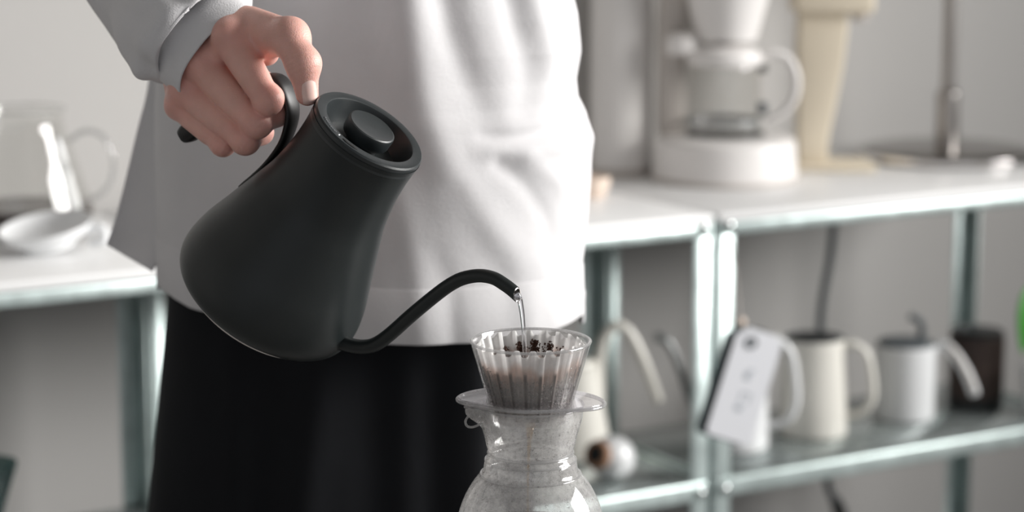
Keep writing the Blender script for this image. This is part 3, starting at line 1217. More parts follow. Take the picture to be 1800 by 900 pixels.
def body_sdf(p):
    d = cone_d(p, (CX - 0.01, 1.955, 0.90), (CX, 1.955, 1.02), 0.085, 0.085)
    d = smin(d, cone_d(p, (CX, 1.955, 1.02), (CX, 1.945, 1.24), 0.085, 0.095), 0.05)
    for sx in (-1, 1):
        d = smin(d, cone_d(p, (CX, 1.955, 1.22), (CX + sx * 0.065, 1.955, 1.24), 0.085, 0.08), 0.05)
        d = smin(d, cone_d(p, (CX, 1.94, 1.36), (CX + sx * 0.10, 1.95, 1.315), 0.05, 0.045), 0.04)
        hip = (CX - 0.02 + sx * 0.075, 1.955, 0.82)
        knee = (CX - 0.035 + sx * 0.090, 1.945, 0.46)
        ank = (CX - 0.035 + sx * 0.092, 1.955, 0.08)
        d = smin(d, cone_d(p, hip, knee, 0.066, 0.050), 0.04)
        d = smin(d, cone_d(p, knee, ank, 0.052, 0.034), 0.03)
        d = smin(d, cone_d(p, (ank[0], 1.96, 0.045), (ank[0] + sx * 0.02, 1.80, 0.03), 0.036, 0.026), 0.02)
    # left arm: hanging back behind the body
    ls, le, lw = (CX + 0.09, 1.96, 1.30), (CX + 0.105, 2.07, 1.09), (CX + 0.06, 2.10, 0.98)
    d = smin(d, cone_d(p, ls, le, 0.046, 0.036), 0.02)
    d = smin(d, cone_d(p, le, lw, 0.036, 0.026), 0.02)
    d = smin(d, cone_d(p, lw, (CX + 0.03, 2.11, 0.955), 0.024, 0.030), 0.02)
    # right arm
    d = smin(d, cone_d(p, (CX - 0.14, 1.945, 1.31), ELBOW, 0.044, 0.038), 0.02)
    d = smin(d, cone_d(p, ELBOW, ELBOW + (WRIST - ELBOW) * 0.72, 0.038, 0.031), 0.02)
    # neck and head
    d = smin(d, cone_d(p, (CX, 1.945, 1.36), (CX, 1.925, 1.46), 0.052, 0.048), 0.03)
    hd = ell_d(p, (CX - 0.005, 1.905, 1.575), np.eye(3), (0.073, 0.094, 0.112))
    hd = smin(hd, cone_d(p, (CX - 0.005, 1.87, 1.52), (CX - 0.005, 1.845, 1.495), 0.045, 0.028), 0.03)
    hd = smin(hd, cone_d(p, (CX - 0.005, 1.815, 1.585), (CX - 0.005, 1.797, 1.553), 0.008, 0.013), 0.012)
    for sx in (-1, 1):
        hd = smin(hd, ell_d(p, (CX - 0.005 + sx * 0.075, 1.915, 1.565), np.eye(3), (0.010, 0.018, 0.030)), 0.006)
        hd = smax(hd, -(np.sqrt(((p - np.array((CX - 0.005 + sx * 0.031, 1.806, 1.592), np.float32)) ** 2).sum(1)) - 0.013), 0.012)
        hd = smin(hd, np.sqrt(((p - np.array((CX - 0.005 + sx * 0.031, 1.832, 1.588), np.float32)) ** 2).sum(1)) - 0.0125, 0.003)
    hd = smin(hd, cone_d(p, (CX - 0.022, 1.822, 1.522), (CX + 0.012, 1.822, 1.522), 0.008, 0.008), 0.008)
    d = smin(d, hd, 0.02)
    return d


Vb, Fb = surface_net(body_sdf, (CX - 0.33, 1.70, 0.0), (CX + 0.33, 2.17, 1.72), 0.0085)
Vall = np.concatenate([Vb, Vh])
Fall = np.concatenate([Fb, Fh + len(Vb)])
person = mesh('person', Vall, Fall, M['skin'])
tag(person, 'person in a white long-sleeved shirt and black trousers pouring from a kettle', 'person')
tone = np.tile(np.array([[0.73, 0.425, 0.360]]), (len(Vall), 1))
red = np.array([0.72, 0.335, 0.290])
pale = np.array([0.57, 0.375, 0.305])
for d in FING.values():
    for w, s, k in ((d['w'][1], 0.013, 0.75), (d['w'][0] - np.array(FW) * 0.008, 0.015, 0.45), (d['w'][2], 0.012, 0.5)):
        f = k * np.exp(-((Vall - w) ** 2).sum(1) / s ** 2)[:, None]
        tone = tone * (1 - f) + red * f
for w, s, k in ((THUMB[3], 0.013, 0.8), (THUMB[2], 0.013, 0.5), (THUMB[1], 0.016, 0.3), (HP(462, 95, 0.0), 0.016, 0.55)):
    f = k * np.exp(-((Vall - w) ** 2).sum(1) / s ** 2)[:, None]
    tone = tone * (1 - f) + red * f
set_tone(person, tone)

# thumbnail, laid on the surface of the thumb
nd = (-FW * 0.93 + RT * 0.36 - UP * 0.02).normalized()
ldir = Vector(THUMB[3] - THUMB[2])
ldir = (ldir - nd * ldir.dot(nd)).normalized()
wdir = nd.cross(ldir).normalized()
nc = Vector(THUMB[3]) + nd * 0.012 + ldir * -0.0010 + wdir * 0.0
V, F = [], []
nu, nv = 12, 16
pts = []
for j in range(nv + 1):
    for i in range(nu + 1):
        u, v = 2 * i / nu - 1, 2 * j / nv - 1
        w = 0.0056 * (1 - 0.10 * v * v) * (1 - 0.0 * v)
        x = u * w
        lcurve = 0.0085 * v - (0.0022 * u * u if v < 0 else -0.0) * (-v) * -1 - (0.0016 * u * u * v if v > 0 else 0)
        pts.append(np.array(nc + wdir * x + ldir * lcurve))
pts = np.array(pts)
for _ in range(40):
    dist = hand_sdf(pts.astype(np.float32))
    pts = pts - np.array(nd) * np.clip(dist, -0.001, 0.002)[:, None] * 0.7
g = grad(hand_sdf, pts)
g /= np.linalg.norm(g, axis=1)[:, None]
top = []
for n_, (p_, g_) in enumerate(zip(pts, g)):
    i, j = n_ % (nu + 1), n_ // (nu + 1)
    e = min(1.0, 4 * min(i, nu - i) / nu, 5 * min(j, nv - j) / nv)
    top.append(p_ + g_ * (0.00005 + 0.0006 * e))
for j in range(nv):
    for i in range(nu):
        a = j * (nu + 1) + i
        F.append((a, a + 1, a + nu + 2, a + nu + 1))
nl = fix_normals(mesh('thumbnail', top, F, M['nail'], person))

# hair, eyes are above the picture but the figure is complete
def hair_sdf(p):
    h = ell_d(p, (CX - 0.005, 1.918, 1.600), np.eye(3), (0.082, 0.098, 0.105))
    cut = cone_d(p, (CX - 0.005, 1.79, 1.56), (CX - 0.005, 1.80, 1.44), 0.085, 0.12)
    return smax(h, -cut, 0.01)


hv, hf = surface_net(hair_sdf, (CX - 0.11, 1.79, 1.46), (CX + 0.10, 2.04, 1.72), 0.007)
mesh('hair', hv, hf, M['hair'], person)
for sx in (-1, 1):
    sx0 = CX - 0.035 + sx * 0.094
    f = lambda p, sx0=sx0, sx=sx: np.maximum(smin(cone_d(p, (sx0, 1.965, 0.055), (sx0 + sx * 0.022, 1.79, 0.038), 0.045, 0.037),
                                                  cone_d(p, (sx0, 1.965, 0.05), (sx0, 1.965, 0.10), 0.045, 0.043), 0.02), 0.001 - p[:, 2])
    a, b = surface_net(f, (sx0 - 0.10, 1.72, -0.02), (sx0 + 0.10, 2.06, 0.16), 0.007)
    mesh('shoe', a, b, M['shoe'], person)

# ------------------------------------------------------------------ trousers
def trouser_sdf(p):
    d = None
    yy = p.copy()
    # hips: flattened ellipse column
    def ecol(cx, cyy, a, b, z0, z1, a1, b1, cx1, cy1):
        t = np.clip((p[:, 2] - z0) / (z1 - z0), 0, 1)
        ax, bx = a + (a1 - a) * t, b + (b1 - b) * t
        x = (p[:, 0] - (cx + (cx1 - cx) * t)) / ax
        y = (p[:, 1] - (cyy + (cy1 - cyy) * t)) / bx
        k = (np.abs(x) ** 2.4 + np.abs(y) ** 2.4) ** (1 / 2.4)
        dr = (k - 1) * np.minimum(ax, bx)
        return np.maximum(dr, np.maximum(z0 - p[:, 2], p[:, 2] - z1))
    hips = ecol(CX - 0.047, 1.945, 0.188, 0.104, 0.46, 0.86, 0.157, 0.072, CX - 0.030, 1.950)
    legs = None
    for sx in (-1, 1):
        leg = ecol(CX - 0.035 + sx * 0.092, 1.945, 0.084, 0.100, 0.06, 0.85, 0.074, 0.066, CX - 0.032 + sx * 0.076, 1.950)
        legs = leg if legs is None else smin(legs, leg, 0.02)
    d = smin(hips, legs, 0.012)
    x = p[:, 0] - CX
    # pressed creases and soft vertical folds on the front
    fr = np.clip((1.93 - p[:, 1]) / 0.05, 0, 1)
    fold = 0.0065 * np.exp(-((x + 0.060 - 0.12 * (p[:, 2] - 0.7)) / 0.020) ** 2) + 0.006 * np.exp(-((x - 0.090) / 0.022) ** 2) \
        - 0.006 * np.exp(-((x + 0.004) / 0.022) ** 2) + 0.0035 * np.exp(-((x + 0.125) / 0.015) ** 2) - 0.004 * np.exp(-((x - 0.045) / 0.014) ** 2)
    return d - fr * fold


tv, tf = surface_net(trouser_sdf, (CX - 0.24, 1.79, 0.03), (CX + 0.22, 2.10, 1.00), 0.006)
mesh('trousers', tv, tf, M['trouser'], person)

# ------------------------------------------------------------------ shirt
SIL = np.array([  # y, left x, right x of the front panel
    (-900, 300, 985), (-500, 290, 1000), (-300, 283, 1003), (-100, 278, 1003), (0, 276, 1003), (40, 276, 1013), (100, 275, 1019), (150, 274, 1010), (190, 273, 1014),
    (220, 272.5, 1030), (260, 272, 1038), (320, 272, 1037), (400, 273, 1030), (470, 274, 1021), (520, 276, 1018), (545, 277, 1026), (600, 280, 1022), (700, 285, 1010)], float)
DC = 1.935


def edge_dist(P2, poly):
    """distance of points P2 (n,2) to a polyline"""
    best = np.full(len(P2), 1e9)
    tt_ = np.zeros(len(P2))
    L = len(poly) - 1
    for i in range(L):
        a, b = np.array(poly[i], float), np.array(poly[i + 1], float)
        ab = b - a
        t = np.clip(((P2 - a) @ ab) / (ab @ ab), 0, 1)
        d = P2 - a - t[:, None] * ab
        dist = np.sqrt((d * d).sum(1))
        m = dist < best
        best[m] = dist[m]
        tt_[m] = (i + t[m]) / L
    return best, tt_


FOLDS = [  # polyline in the picture's frame, height in mm, width in px, fade start/end
    ([(712, -80), (722, 40), (742, 170), (785, 290), (845, 385), (920, 460), (985, 520)], 6.5, 40, 1.0, 0.35),
    ([(770, -60), (795, 60), (832, 160), (860, 225)], -6.0, 30, 1.0, 0.2),
    ([(925, -60), (950, 30), (972, 100), (975, 160)], 6.0, 26, 1.0, 0.3),
    ([(885, -60), (905, 40), (925, 120), (920, 190)], -4.5, 24, 1.0, 0.3),
    ([(850, 240), (905, 243), (960, 232), (1020, 205)], -5.5, 13, 0.2, 1.0),
    ([(845, 268), (910, 268), (975, 262), (1035, 245)], 4.5, 18, 0.2, 1.0),
    ([(880, 290), (925, 330), (960, 385), (970, 440)], -3.5, 17, 0.6, 0.3),
    ([(930, 280), (985, 320), (1010, 370), (1005, 440)], 4.0, 20, 0.6, 0.4),
    ([(800, 340), (850, 430), (890, 490)], -3.0, 26, 0.5, 0.3),
    ([(700, 330), (720, 420), (735, 520), (740, 590)], 2.6, 24, 0.3, 1.0),
    ([(770, 450), (790, 520), (798, 600)], -2.2, 20, 0.3, 1.0),
    ([(905, 480), (925, 540), (935, 600)], 2.2, 20, 0.3, 1.0),
    ([(560, -40), (575, 60), (600, 150)], 3.0, 32, 1.0, 0.2),
    ([(640, -40), (655, 60), (690, 160)], -2.5, 28, 1.0, 0.2),
    ([(286, 130), (284, 300), (288, 520)], 3.0, 9, 1.0, 1.0),
    ([(330, 250), (345, 350), (350, 540)], 2.0, 22, 0.3, 1.0),
    ([(270, 549), (450, 560), (690, 553), (830, 554), (1030, 532)], -1.3, 2.6, 1.0, 1.0),
]


def hem_z(s):
    """height of the hem for s in 0..1 across the front (left to right)"""
    return np.interp(s, [0, 0.1, 0.3, 0.55, 0.75, 0.9, 1.0], [0.838, 0.825, 0.812, 0.804, 0.802, 0.803, 0.807])


NU, NVV = 330, 250
ZT = 1.345
uu = np.arange(NU) / NU
grid = np.zeros((NVV, NU, 3))
yrow_tab = []
for j in range(NVV):
    v = j / (NVV - 1)
    z_nom = ZT + (0.79 - ZT) * v
    _, yp, dp_ = project(Vector((0, DC, z_nom)))
    xl = np.interp(yp, SIL[:, 0], SIL[:, 1])
    xr = np.interp(yp, SIL[:, 0], SIL[:, 2])
    Xl = (xl - 900) / FPX * dp_
    Xr = (xr - 900) / FPX * dp_
    if z_nom > 1.25:                      # towards the neck
        k = ((z_nom - 1.25) / (ZT - 1.25)) ** 1.3
        Xl, Xr = Xl + (CX - 0.075 - Xl) * k * 0.75, Xr + (CX + 0.075 - Xr) * k * 0.75
    Wd = Xr - Xl
    dpt = 1.0
    ctrl = [(Xl, DC + 0.01), (Xl + 0.012, DC - 0.030), (Xl + 0.10 * Wd, DC - 0.062), (Xl + 0.33 * Wd, DC - 0.096), (Xl + 0.58 * Wd, DC - 0.116),
            (Xl + 0.76 * Wd, DC - 0.100), (Xl + 0.92 * Wd, DC - 0.062), (Xr - 0.004, DC - 0.016), (Xr, DC + 0.012), (Xr - 0.015, DC + 0.06),
            (Xl + 0.82 * Wd, DC + 0.105), (Xl + 0.5 * Wd, DC + 0.120), (Xl + 0.18 * Wd, DC + 0.105), (Xl + 0.01, DC + 0.055)]
    ring_ = catmull(ctrl, 24, closed=True)
    seg = np.linalg.norm(np.diff(np.vstack([ring_, ring_[:1]]), axis=0), axis=1)
    cum = np.concatenate([[0], np.cumsum(seg)])
    cum /= cum[-1]
    rr_ = np.vstack([ring_, ring_[:1]])
    X = np.interp(uu, cum, rr_[:, 0])
    Y = np.interp(uu, cum, rr_[:, 1])
    s = np.clip((X - Xl) / Wd, 0, 1)
    hz = hem_z(s) + np.where(Y > DC, -0.01, 0)
    grid[j, :, 0] = X
    grid[j, :, 1] = Y
    grid[j, :, 2] = ZT + (hz - ZT) * v
G = grid.reshape(-1, 3)
# outward normals
dU = np.roll(grid, -1, 1) - np.roll(grid, 1, 1)
dV = np.gradient(grid, axis=0)
Nn = np.cross(dU, dV)
Nn /= np.linalg.norm(Nn, axis=2)[..., None] + 1e-12
ctrp = np.array([CX, DC + 0.02, 0])
if ((grid[:, :, :2] - ctrp[:2]) * Nn[:, :, :2]).sum() < 0:
    Nn = -Nn
rel = G - np.array(CAM)
dep = rel @ np.array(FW)
PX = 900 + (rel @ np.array(RT)) / dep * FPX
PY = 450 - (rel @ np.array(UP)) / dep * FPX
P2 = np.stack([PX, PY], 1)
front = np.clip((DC + 0.02 - G[:, 1]) / 0.05, 0, 1)
disp = np.zeros(len(G))
for poly, amp, wd, f0, f1 in FOLDS:
    dist, tpos = edge_dist(P2, catmull(poly, 5))
    fade = f0 + (f1 - f0) * tpos
    disp += amp * 0.001 * fade * np.exp(-(dist / wd) ** 2)
# soft random rumple, stronger towards the right-hand side
def wob(x, y, seed):
    r = np.random.default_rng(seed)
    o = np.zeros_like(x)
    for _ in range(14):
        k = r.uniform(0.006, 0.030)
        a = r.uniform(0, math.pi)
        o += np.sin(k * (x * math.cos(a) + y * math.sin(a)) + r.uniform(0, 6.28)) * 0.012 / k
    return o / 14


rumple = wob(PX, PY, 3)
side = np.clip((PX - 620) / 250, 0.25, 1)
disp += 0.0021 * rumple * side
disp *= front
disp += (1 - front) * 0.004 * wob(G[:, 0] * 2000, G[:, 2] * 2000, 5)
G2 = G + Nn.reshape(-1, 3) * disp[:, None]
F = []
for j in range(NVV - 1):
    for k in range(NU):
        k2 = (k + 1) % NU
        F.append((j * NU + k, j * NU + k2, (j + 1) * NU + k2, (j + 1) * NU + k))
# closed shoulders
top_c = len(G2)
G3 = np.vstack([G2, [[CX, DC - 0.005, ZT + 0.035]]])
for k in range(NU):
    F.append((k, top_c, (k + 1) % NU))
shirt = fix_normals(mesh('shirt', G3, F, M['shirt'], person))
sm = shirt.modifiers.new('cloth_thickness', 'SOLIDIFY')
sm.thickness = 0.0016
sm.offset = -1
# hem band: stitched edge
hemv, hemf = [], []
for row in range(4):
    off = (0.0002, 0.0014, 0.0014, 0.0002)[row]
    jj = (NVV - 23, NVV - 22, NVV - 2, NVV - 1)[row]
    for k in range(NU):
        hemv.append(G2[jj * NU + k] + Nn[jj, k] * off)
for row in range(3):
    for k in range(NU):
        k2 = (k + 1) % NU
        hemf.append((row * NU + k, row * NU + k2, (row + 1) * NU + k2, (row + 1) * NU + k))
fix_normals(mesh('hem', hemv, hemf, M['shirt'], shirt))

# back panel that swings out on the left, below the side slit
bp_left = [(268, 110), (258, 170), (243, 225), (228, 285), (213, 345), (200, 392), (187, 430)]
bp_right = [(330, 110), (322, 170), (318, 225), (314, 290), (308, 350), (300, 420), (268, 478)]
rowsL = catmull([(*a, 0) for a in bp_left], 8)
rowsR = catmull([(*a, 0) for a in bp_right], 8)
V, F = [], []
nr, ncb = len(rowsL), 24
for j in range(nr):
    v = j / (nr - 1)
    for i in range(ncb + 1):
        s = i / ncb
        x = rowsL[j][0] * (1 - s) + rowsR[j][0] * s
        y = rowsL[j][1] * (1 - s) + rowsR[j][1] * s
        dep_ = 1.985 - 0.018 * s + 0.010 * math.sin(s * 4.0 + 0.8) * v - 0.02 * v * (1 - s)
        V.append(P(x, y, dep_))
for j in range(nr - 1):
    for i in range(ncb):
        a = j * (ncb + 1) + i
        F.append((a, a + 1, a + ncb + 2, a + ncb + 1))
bk = fix_normals(mesh('shirt_back_panel', V, F, M['shirt'], shirt))
bm_ = bk.modifiers.new('cloth_thickness', 'SOLIDIFY')
bm_.thickness = 0.0018

# sleeve and cuff
CR = np.array(P(391, 101, 1.6385))              # centre of the cuff opening
CAX = (np.array(RT) * 0.66 - np.array(UP) * 0.60 - np.array(FW) * 0.46)
CAX /= np.linalg.norm(CAX)
spath = [SHOULD + np.array((0.06, 0.0, 0.02)), SHOULD + np.array((-0.01, -0.005, -0.03)), (SHOULD + ELBOW) / 2 + np.array((-0.015, 0, 0)), ELBOW + np.array((-0.005, 0.0, 0.0)),
         np.array(P(262, -85, 1.742)), np.array(P(310, 8, 1.695)), CR - CAX * 0.048, CR - CAX * 0.024]
sc_ = catmull(spath, 14)
tt = np.linspace(0, 1, len(sc_))
sr = np.interp(tt, [0, 0.15, 0.35, 0.5, 0.66, 0.80, 0.90, 0.96, 1.0], [0.080, 0.083, 0.074, 0.066, 0.057, 0.052, 0.0485, 0.045, 0.0415])
V, F = tube(sc_, sr, 72, cap=False)
V = np.array(V).reshape(len(sc_), 72, 3)
for i in range(len(sc_)):
    for k in range(72):
        a = 2 * math.pi * k / 72
        n = V[i, k] - sc_[i]
        n /= np.linalg.norm(n)
        gth = math.exp(-((tt[i] - 0.92) / 0.05) ** 2)
        w = 0.0018 * math.sin(3 * a + 14 * tt[i]) + 0.0014 * math.sin(5 * a - 30 * tt[i]) + gth * (0.0018 * math.sin(9 * a + 2) + 0.0022 * math.sin(70 * tt[i] + 2 * a))
        w *= 1 - math.exp(-((tt[i] - 1) / 0.02) ** 2)
        V[i, k] += n * w
slv = fix_normals(mesh('sleeve', V.reshape(-1, 3), F, M['shirt'], shirt))
slv.modifiers.new('cloth_thickness', 'SOLIDIFY').thickness = 0.0014
cpath = [CR - CAX * 0.031, CR - CAX * 0.027, CR - CAX * 0.018, CR - CAX * 0.008, CR - CAX * 0.0015, CR, CR - CAX * 0.0015, CR - CAX * 0.012, CR - CAX * 0.026]
crad = [0.0425, 0.0438, 0.0430, 0.0424, 0.0422, 0.0412, 0.0402, 0.0398, 0.039]
u0 = np.array(FW) - CAX * (np.array(FW) @ CAX)
u0 /= np.linalg.norm(u0)
w0 = np.cross(CAX, u0)
V, F = [], []
for c, r in zip(cpath, crad):
    for k in range(80):
        a = 2 * math.pi * k / 80
        rr2 = r * (1 + 0.012 * math.sin(3 * a + 1) + 0.008 * math.sin(7 * a))
        V.append(c + rr2 * (0.72 * math.cos(a) * u0 + 1.0 * math.sin(a) * w0))
for i in range(len(cpath) - 1):
    for k in range(80):
        k2 = (k + 1) % 80
        F.append((i * 80 + k, i * 80 + k2, (i + 1) * 80 + k2, (i + 1) * 80 + k))
fix_normals(mesh('cuff', V, F, M['shirt'], shirt))

# left sleeve, reaching behind the back
lpath = [np.array((CX + 0.07, 1.94, 1.325)), np.array((CX + 0.100, 1.97, 1.28)), np.array((CX + 0.108, 2.03, 1.18)), np.array((CX + 0.105, 2.07, 1.085)), np.array((CX + 0.10, 2.10, 1.02)),
         np.array((CX + 0.06, 2.10, 0.975))]
ls_ = catmull(lpath, 10)
lr = np.interp(np.linspace(0, 1, len(ls_)), [0, 0.3, 0.7, 1], [0.06, 0.054, 0.045, 0.038])
V, F = tube(ls_, lr, 40, cap=False)
fix_normals(mesh('sleeve', V, F, M['shirt'], shirt))

# ------------------------------------------------------------------ things on the shelves
def spot(px, py, z, r):
    """centre on the surface z of a round thing of radius r whose nearest base edge shows at (px, py)"""
    q = onz(px, py, z)
    d = Vector((q.x - CAM.x, q.y - CAM.y, 0)).normalized()
    c = q + d * r
    return Vector((c.x, c.y, z))


def mpp(q):
    return (q - CAM).dot(FW) / FPX


def lat(name, profile, mat, parent, n=56, k=5, smooth=True, auto=45):
    pr = smooth_profile(profile, k) if smooth else profile
    return fix_normals(mesh(name, *lathe(pr, n, False), mat, parent, auto=auto))


def rounded(pts, r=0.003):
    """lathe profile with small chamfers at inner corners"""
    out = [pts[0]]
    for i in range(1, len(pts) - 1):
        p0, p1, p2 = (Vector(pts[i - 1]), Vector(pts[i]), Vector(pts[i + 1]))
        a, b = (p0 - p1), (p2 - p1)
        ra = min(r, a.length * 0.45, b.length * 0.45)
        A, Bq = p1 + a.normalized() * ra, p1 + b.normalized() * ra
        for t in (0, 0.25, 0.5, 0.75, 1):
            out.append(tuple(A * (1 - t) ** 2 + p1 * 2 * t * (1 - t) + Bq * t * t))
    out.append(pts[-1])
    return out


# --- tall white cylinder behind the shirt
q = spot(1090, 313, SH_Z, 0.048)
k = mpp(q)
cy_ = tag(empty('storage_canister', q), 'tall white cylindrical canister on the shelf beside the shirt', 'canister')
lat('body', rounded([(0, 0), (0.047, 0), (0.047, 0.40), (0, 0.40)], 0.004), M['whitepl'], cy_, smooth=False)
lat('cap', rounded([(0, 0.401), (0.049, 0.401), (0.049, 0.43), (0, 0.43)], 0.004), M['whitepl'], cy_, smooth=False)
lat('base_ring', rounded([(0.045, 0.0), (0.0485, 0.0), (0.0485, 0.012), (0.046, 0.012)], 0.002), M['warmgrey'], cy_, smooth=False)

# --- small peach bowl at the edge of the shirt
q = spot(1040, 352, SH_Z, 0.024)
bw = tag(empty('small_bowl', q), 'small peach bowl half hidden by the right edge of the shirt', 'bowl')
lat('bowl_wall', [(0.0, 0.002), (0.012, 0.0), (0.018, 0.004), (0.025, 0.018), (0.026, 0.028), (0.024, 0.028), (0.017, 0.008), (0.0, 0.005)], M['peach'], bw)
lat('foot_ring', rounded([(0.009, 0), (0.014, 0), (0.014, 0.003), (0.009, 0.003)], 0.001), M['white'], bw, smooth=False)

# --- coffee maker
q = spot(1273, 331, SH_Z, 0.100)
k = mpp(q)
cm = tag(empty('coffee_maker', q, rz=math.radians(0)), 'white drip coffee maker with cone funnel and glass jug', 'coffee maker')
rb_ = 0.1085
lat('base', rounded([(0, 0.0), (rb_, 0.0), (rb_ - 0.004, 0.060), (rb_ - 0.020, 0.066), (0, 0.066)], 0.006), M['whitepl'], cm, smooth=False, n=80)
lat('base_skirt', rounded([(rb_ - 0.004, 0.0), (rb_ + 0.003, 0.0), (rb_ + 0.003, 0.006), (rb_ - 0.004, 0.007)], 0.002), M['warmgrey'], cm, smooth=False, n=80)
lat('hot_plate', rounded([(0, 0.066), (0.058, 0.066), (0.058, 0.071), (0, 0.071)], 0.002), M['black'], cm, smooth=False)
mesh('column', *box((-0.098, 0.005, 0.060), (-0.058, 0.065, 0.36), 0.012, 3), M['warmgrey'], cm)
mesh('water_head', *box((-0.098, 0.000, 0.355), (0.055, 0.065, 0.40), 0.012, 3), M['whitepl'], cm)
fn = lat('filter_funnel', [(0.0, 0.205), (0.040, 0.206), (0.045, 0.212), (0.054, 0.245), (0.064, 0.285), (0.072, 0.325), (0.070, 0.325), (0.058, 0.27), (0.0, 0.22)], M['whitepl'], cm)
lat('drip_valve', rounded([(0, 0.192), (0.012, 0.192), (0.015, 0.206), (0, 0.206)], 0.002), M['warmgrey'], fn, smooth=False)
JX = Vector((-0.004, -0.012, 0.0715))
jug = empty('glass_jug', (0, 0, 0))
jug.parent = cm
jug.location = JX
lat('jug_wall', [(0.0, 0.001), (0.042, 0.001), (0.050, 0.006), (0.0525, 0.020), (0.0525, 0.085), (0.051, 0.103), (0.049, 0.103), (0.0505, 0.085), (0.0505, 0.02), (0.04, 0.004), (0, 0.004)], M['thin_glass'], jug)
lat('jug_collar', rounded([(0.049, 0.100), (0.055, 0.100), (0.056, 0.114), (0.050, 0.116)], 0.002), M['whitepl'], jug, smooth=False)
lat('jug_lid', rounded([(0.0, 0.113), (0.052, 0.113), (0.050, 0.122), (0.020, 0.129), (0.0, 0.130)], 0.004), M['whitepl'], jug, smooth=False)
lat('jug_strap', rounded([(0.0527, 0.012), (0.0545, 0.012), (0.0545, 0.020), (0.0527, 0.020)], 0.0006), M['greymetal'], jug, smooth=False)
hpts = [(0.053, 0, 0.108), (0.072, 0, 0.116), (0.094, 0, 0.108), (0.106, 0, 0.083), (0.105, 0, 0.055), (0.094, 0, 0.034), (0.076, 0, 0.022), (0.062, 0, 0.017)]
hd = catmull(hpts, 8)
fix_normals(mesh('jug_handle', *tube(hd, np.interp(np.linspace(0, 1, len(hd)), [0, 0.1, 0.6, 1], [0.006, 0.0072, 0.0075, 0.006]), 14, up=(0, 1, 0), flat=(1.35, 0.85)), M['whitepl'], jug))
mesh('handle_bracket', *box((0.051, -0.006, 0.088), (0.062, 0.006, 0.100), 0.002), M['black'], jug)
mesh('handle_bracket', *box((0.051, -0.006, 0.026), (0.064, 0.006, 0.044), 0.002), M['darkgrey'], jug)
for o_ in cm.children:
    if o_.name.startswith('column') or o_.name.startswith('water_head'):
        o_.rotation_euler = (0, 0, 0)
lat('level_knob', [(0.0, 0.0), (0.020, 0.0), (0.024, 0.006), (0.024, 0.022), (0.016, 0.030), (0.0, 0.032)], M['whitepl'], cm).location = (-0.066, -0.008, 0.186)

# --- beige grinder stand
q = spot(1455, 302, SH_Z, 0.045)
k = mpp(q)


def bx_(px, py):                       # picture offset -> local x,z of an upright thing at q
    return ((px - 1455) * k, (302 - py) * k / math.cos(PITCH) - 0.004)


gs = tag(empty('coffee_grinder', q), 'beige coffee grinder with curved column between jug and lamp', 'grinder')
outl = [bx_(*a) for a in [(1400, 288), (1450, 288), (1452, 240), (1462, 190), (1474, 120), (1480, 60), (1480, 20), (1396, 20), (1394, 90), (1396, 180), (1398, 240)]]
mesh('column', *prism(outl, 0.055, 0.005), M['beige'], gs, auto=40)
mesh('foot', *box((bx_(1392, 0)[0], -0.05, 0.0), (bx_(1532, 0)[0], 0.045, 0.012), 0.004, 3), M['beige'], gs)
hz = bx_(0, 30)[1]
mesh('head', *box((bx_(1384, 0)[0], -0.045, hz), (bx_(1524, 0)[0], 0.045, hz + 0.09), 0.010, 3), M['beige'], gs)
lat('bean_hopper', [(0.030, hz + 0.088), (0.036, hz + 0.10), (0.046, hz + 0.15), (0.046, hz + 0.155), (0.0, hz + 0.158)], M['thin_glass'], gs)
lat('chute', rounded([(0, hz - 0.012), (0.012, hz - 0.012), (0.014, hz + 0.002), (0, hz + 0.002)], 0.002), M['warmgrey'], gs, smooth=False).location = (bx_(1505, 0)[0], 0, 0)

# --- table lamp
q = spot(1662, 296, SH_Z, 0.128)
k = mpp(q)
lm = tag(empty('table_lamp', q), 'nickel table lamp with a domed round base and thin pole', 'lamp')
lat('lamp_base', rounded([(0, 0.0), (0.137, 0.0), (0.141, 0.004), (0.1405, 0.011), (0.125, 0.019), (0.08, 0.024), (0.03, 0.027), (0, 0.028)], 0.003), M['chrome_dark'], lm, smooth=False, n=96)
lat('base_band', rounded([(0.138, 0.0035), (0.1425, 0.0035), (0.1425, 0.0120), (0.138, 0.0125)], 0.001), M['steel'], lm, smooth=False, n=96)
lat('pole_sleeve', rounded([(0, 0.024), (0.0185, 0.024), (0.0185, 0.104), (0.0125, 0.112), (0, 0.112)], 0.002), M['chrome'], lm, smooth=False)
lat('pole', [(0.0115, 0.11), (0.0115, 0.46), (0, 0.46)], M['chrome'], lm, smooth=False)
shd = lat('lamp_shade', [(0.012, 0.56), (0.05, 0.555), (0.08, 0.53), (0.105, 0.47), (0.115, 0.41), (0.113, 0.41), (0.103, 0.467), (0.078, 0.525), (0.05, 0.549), (0.012, 0.552)], M['whitepl'], lm)
lat('finial', [(0, 0.585), (0.008, 0.58), (0.012, 0.57), (0.013, 0.555), (0.0115, 0.46)], M['chrome'], shd)

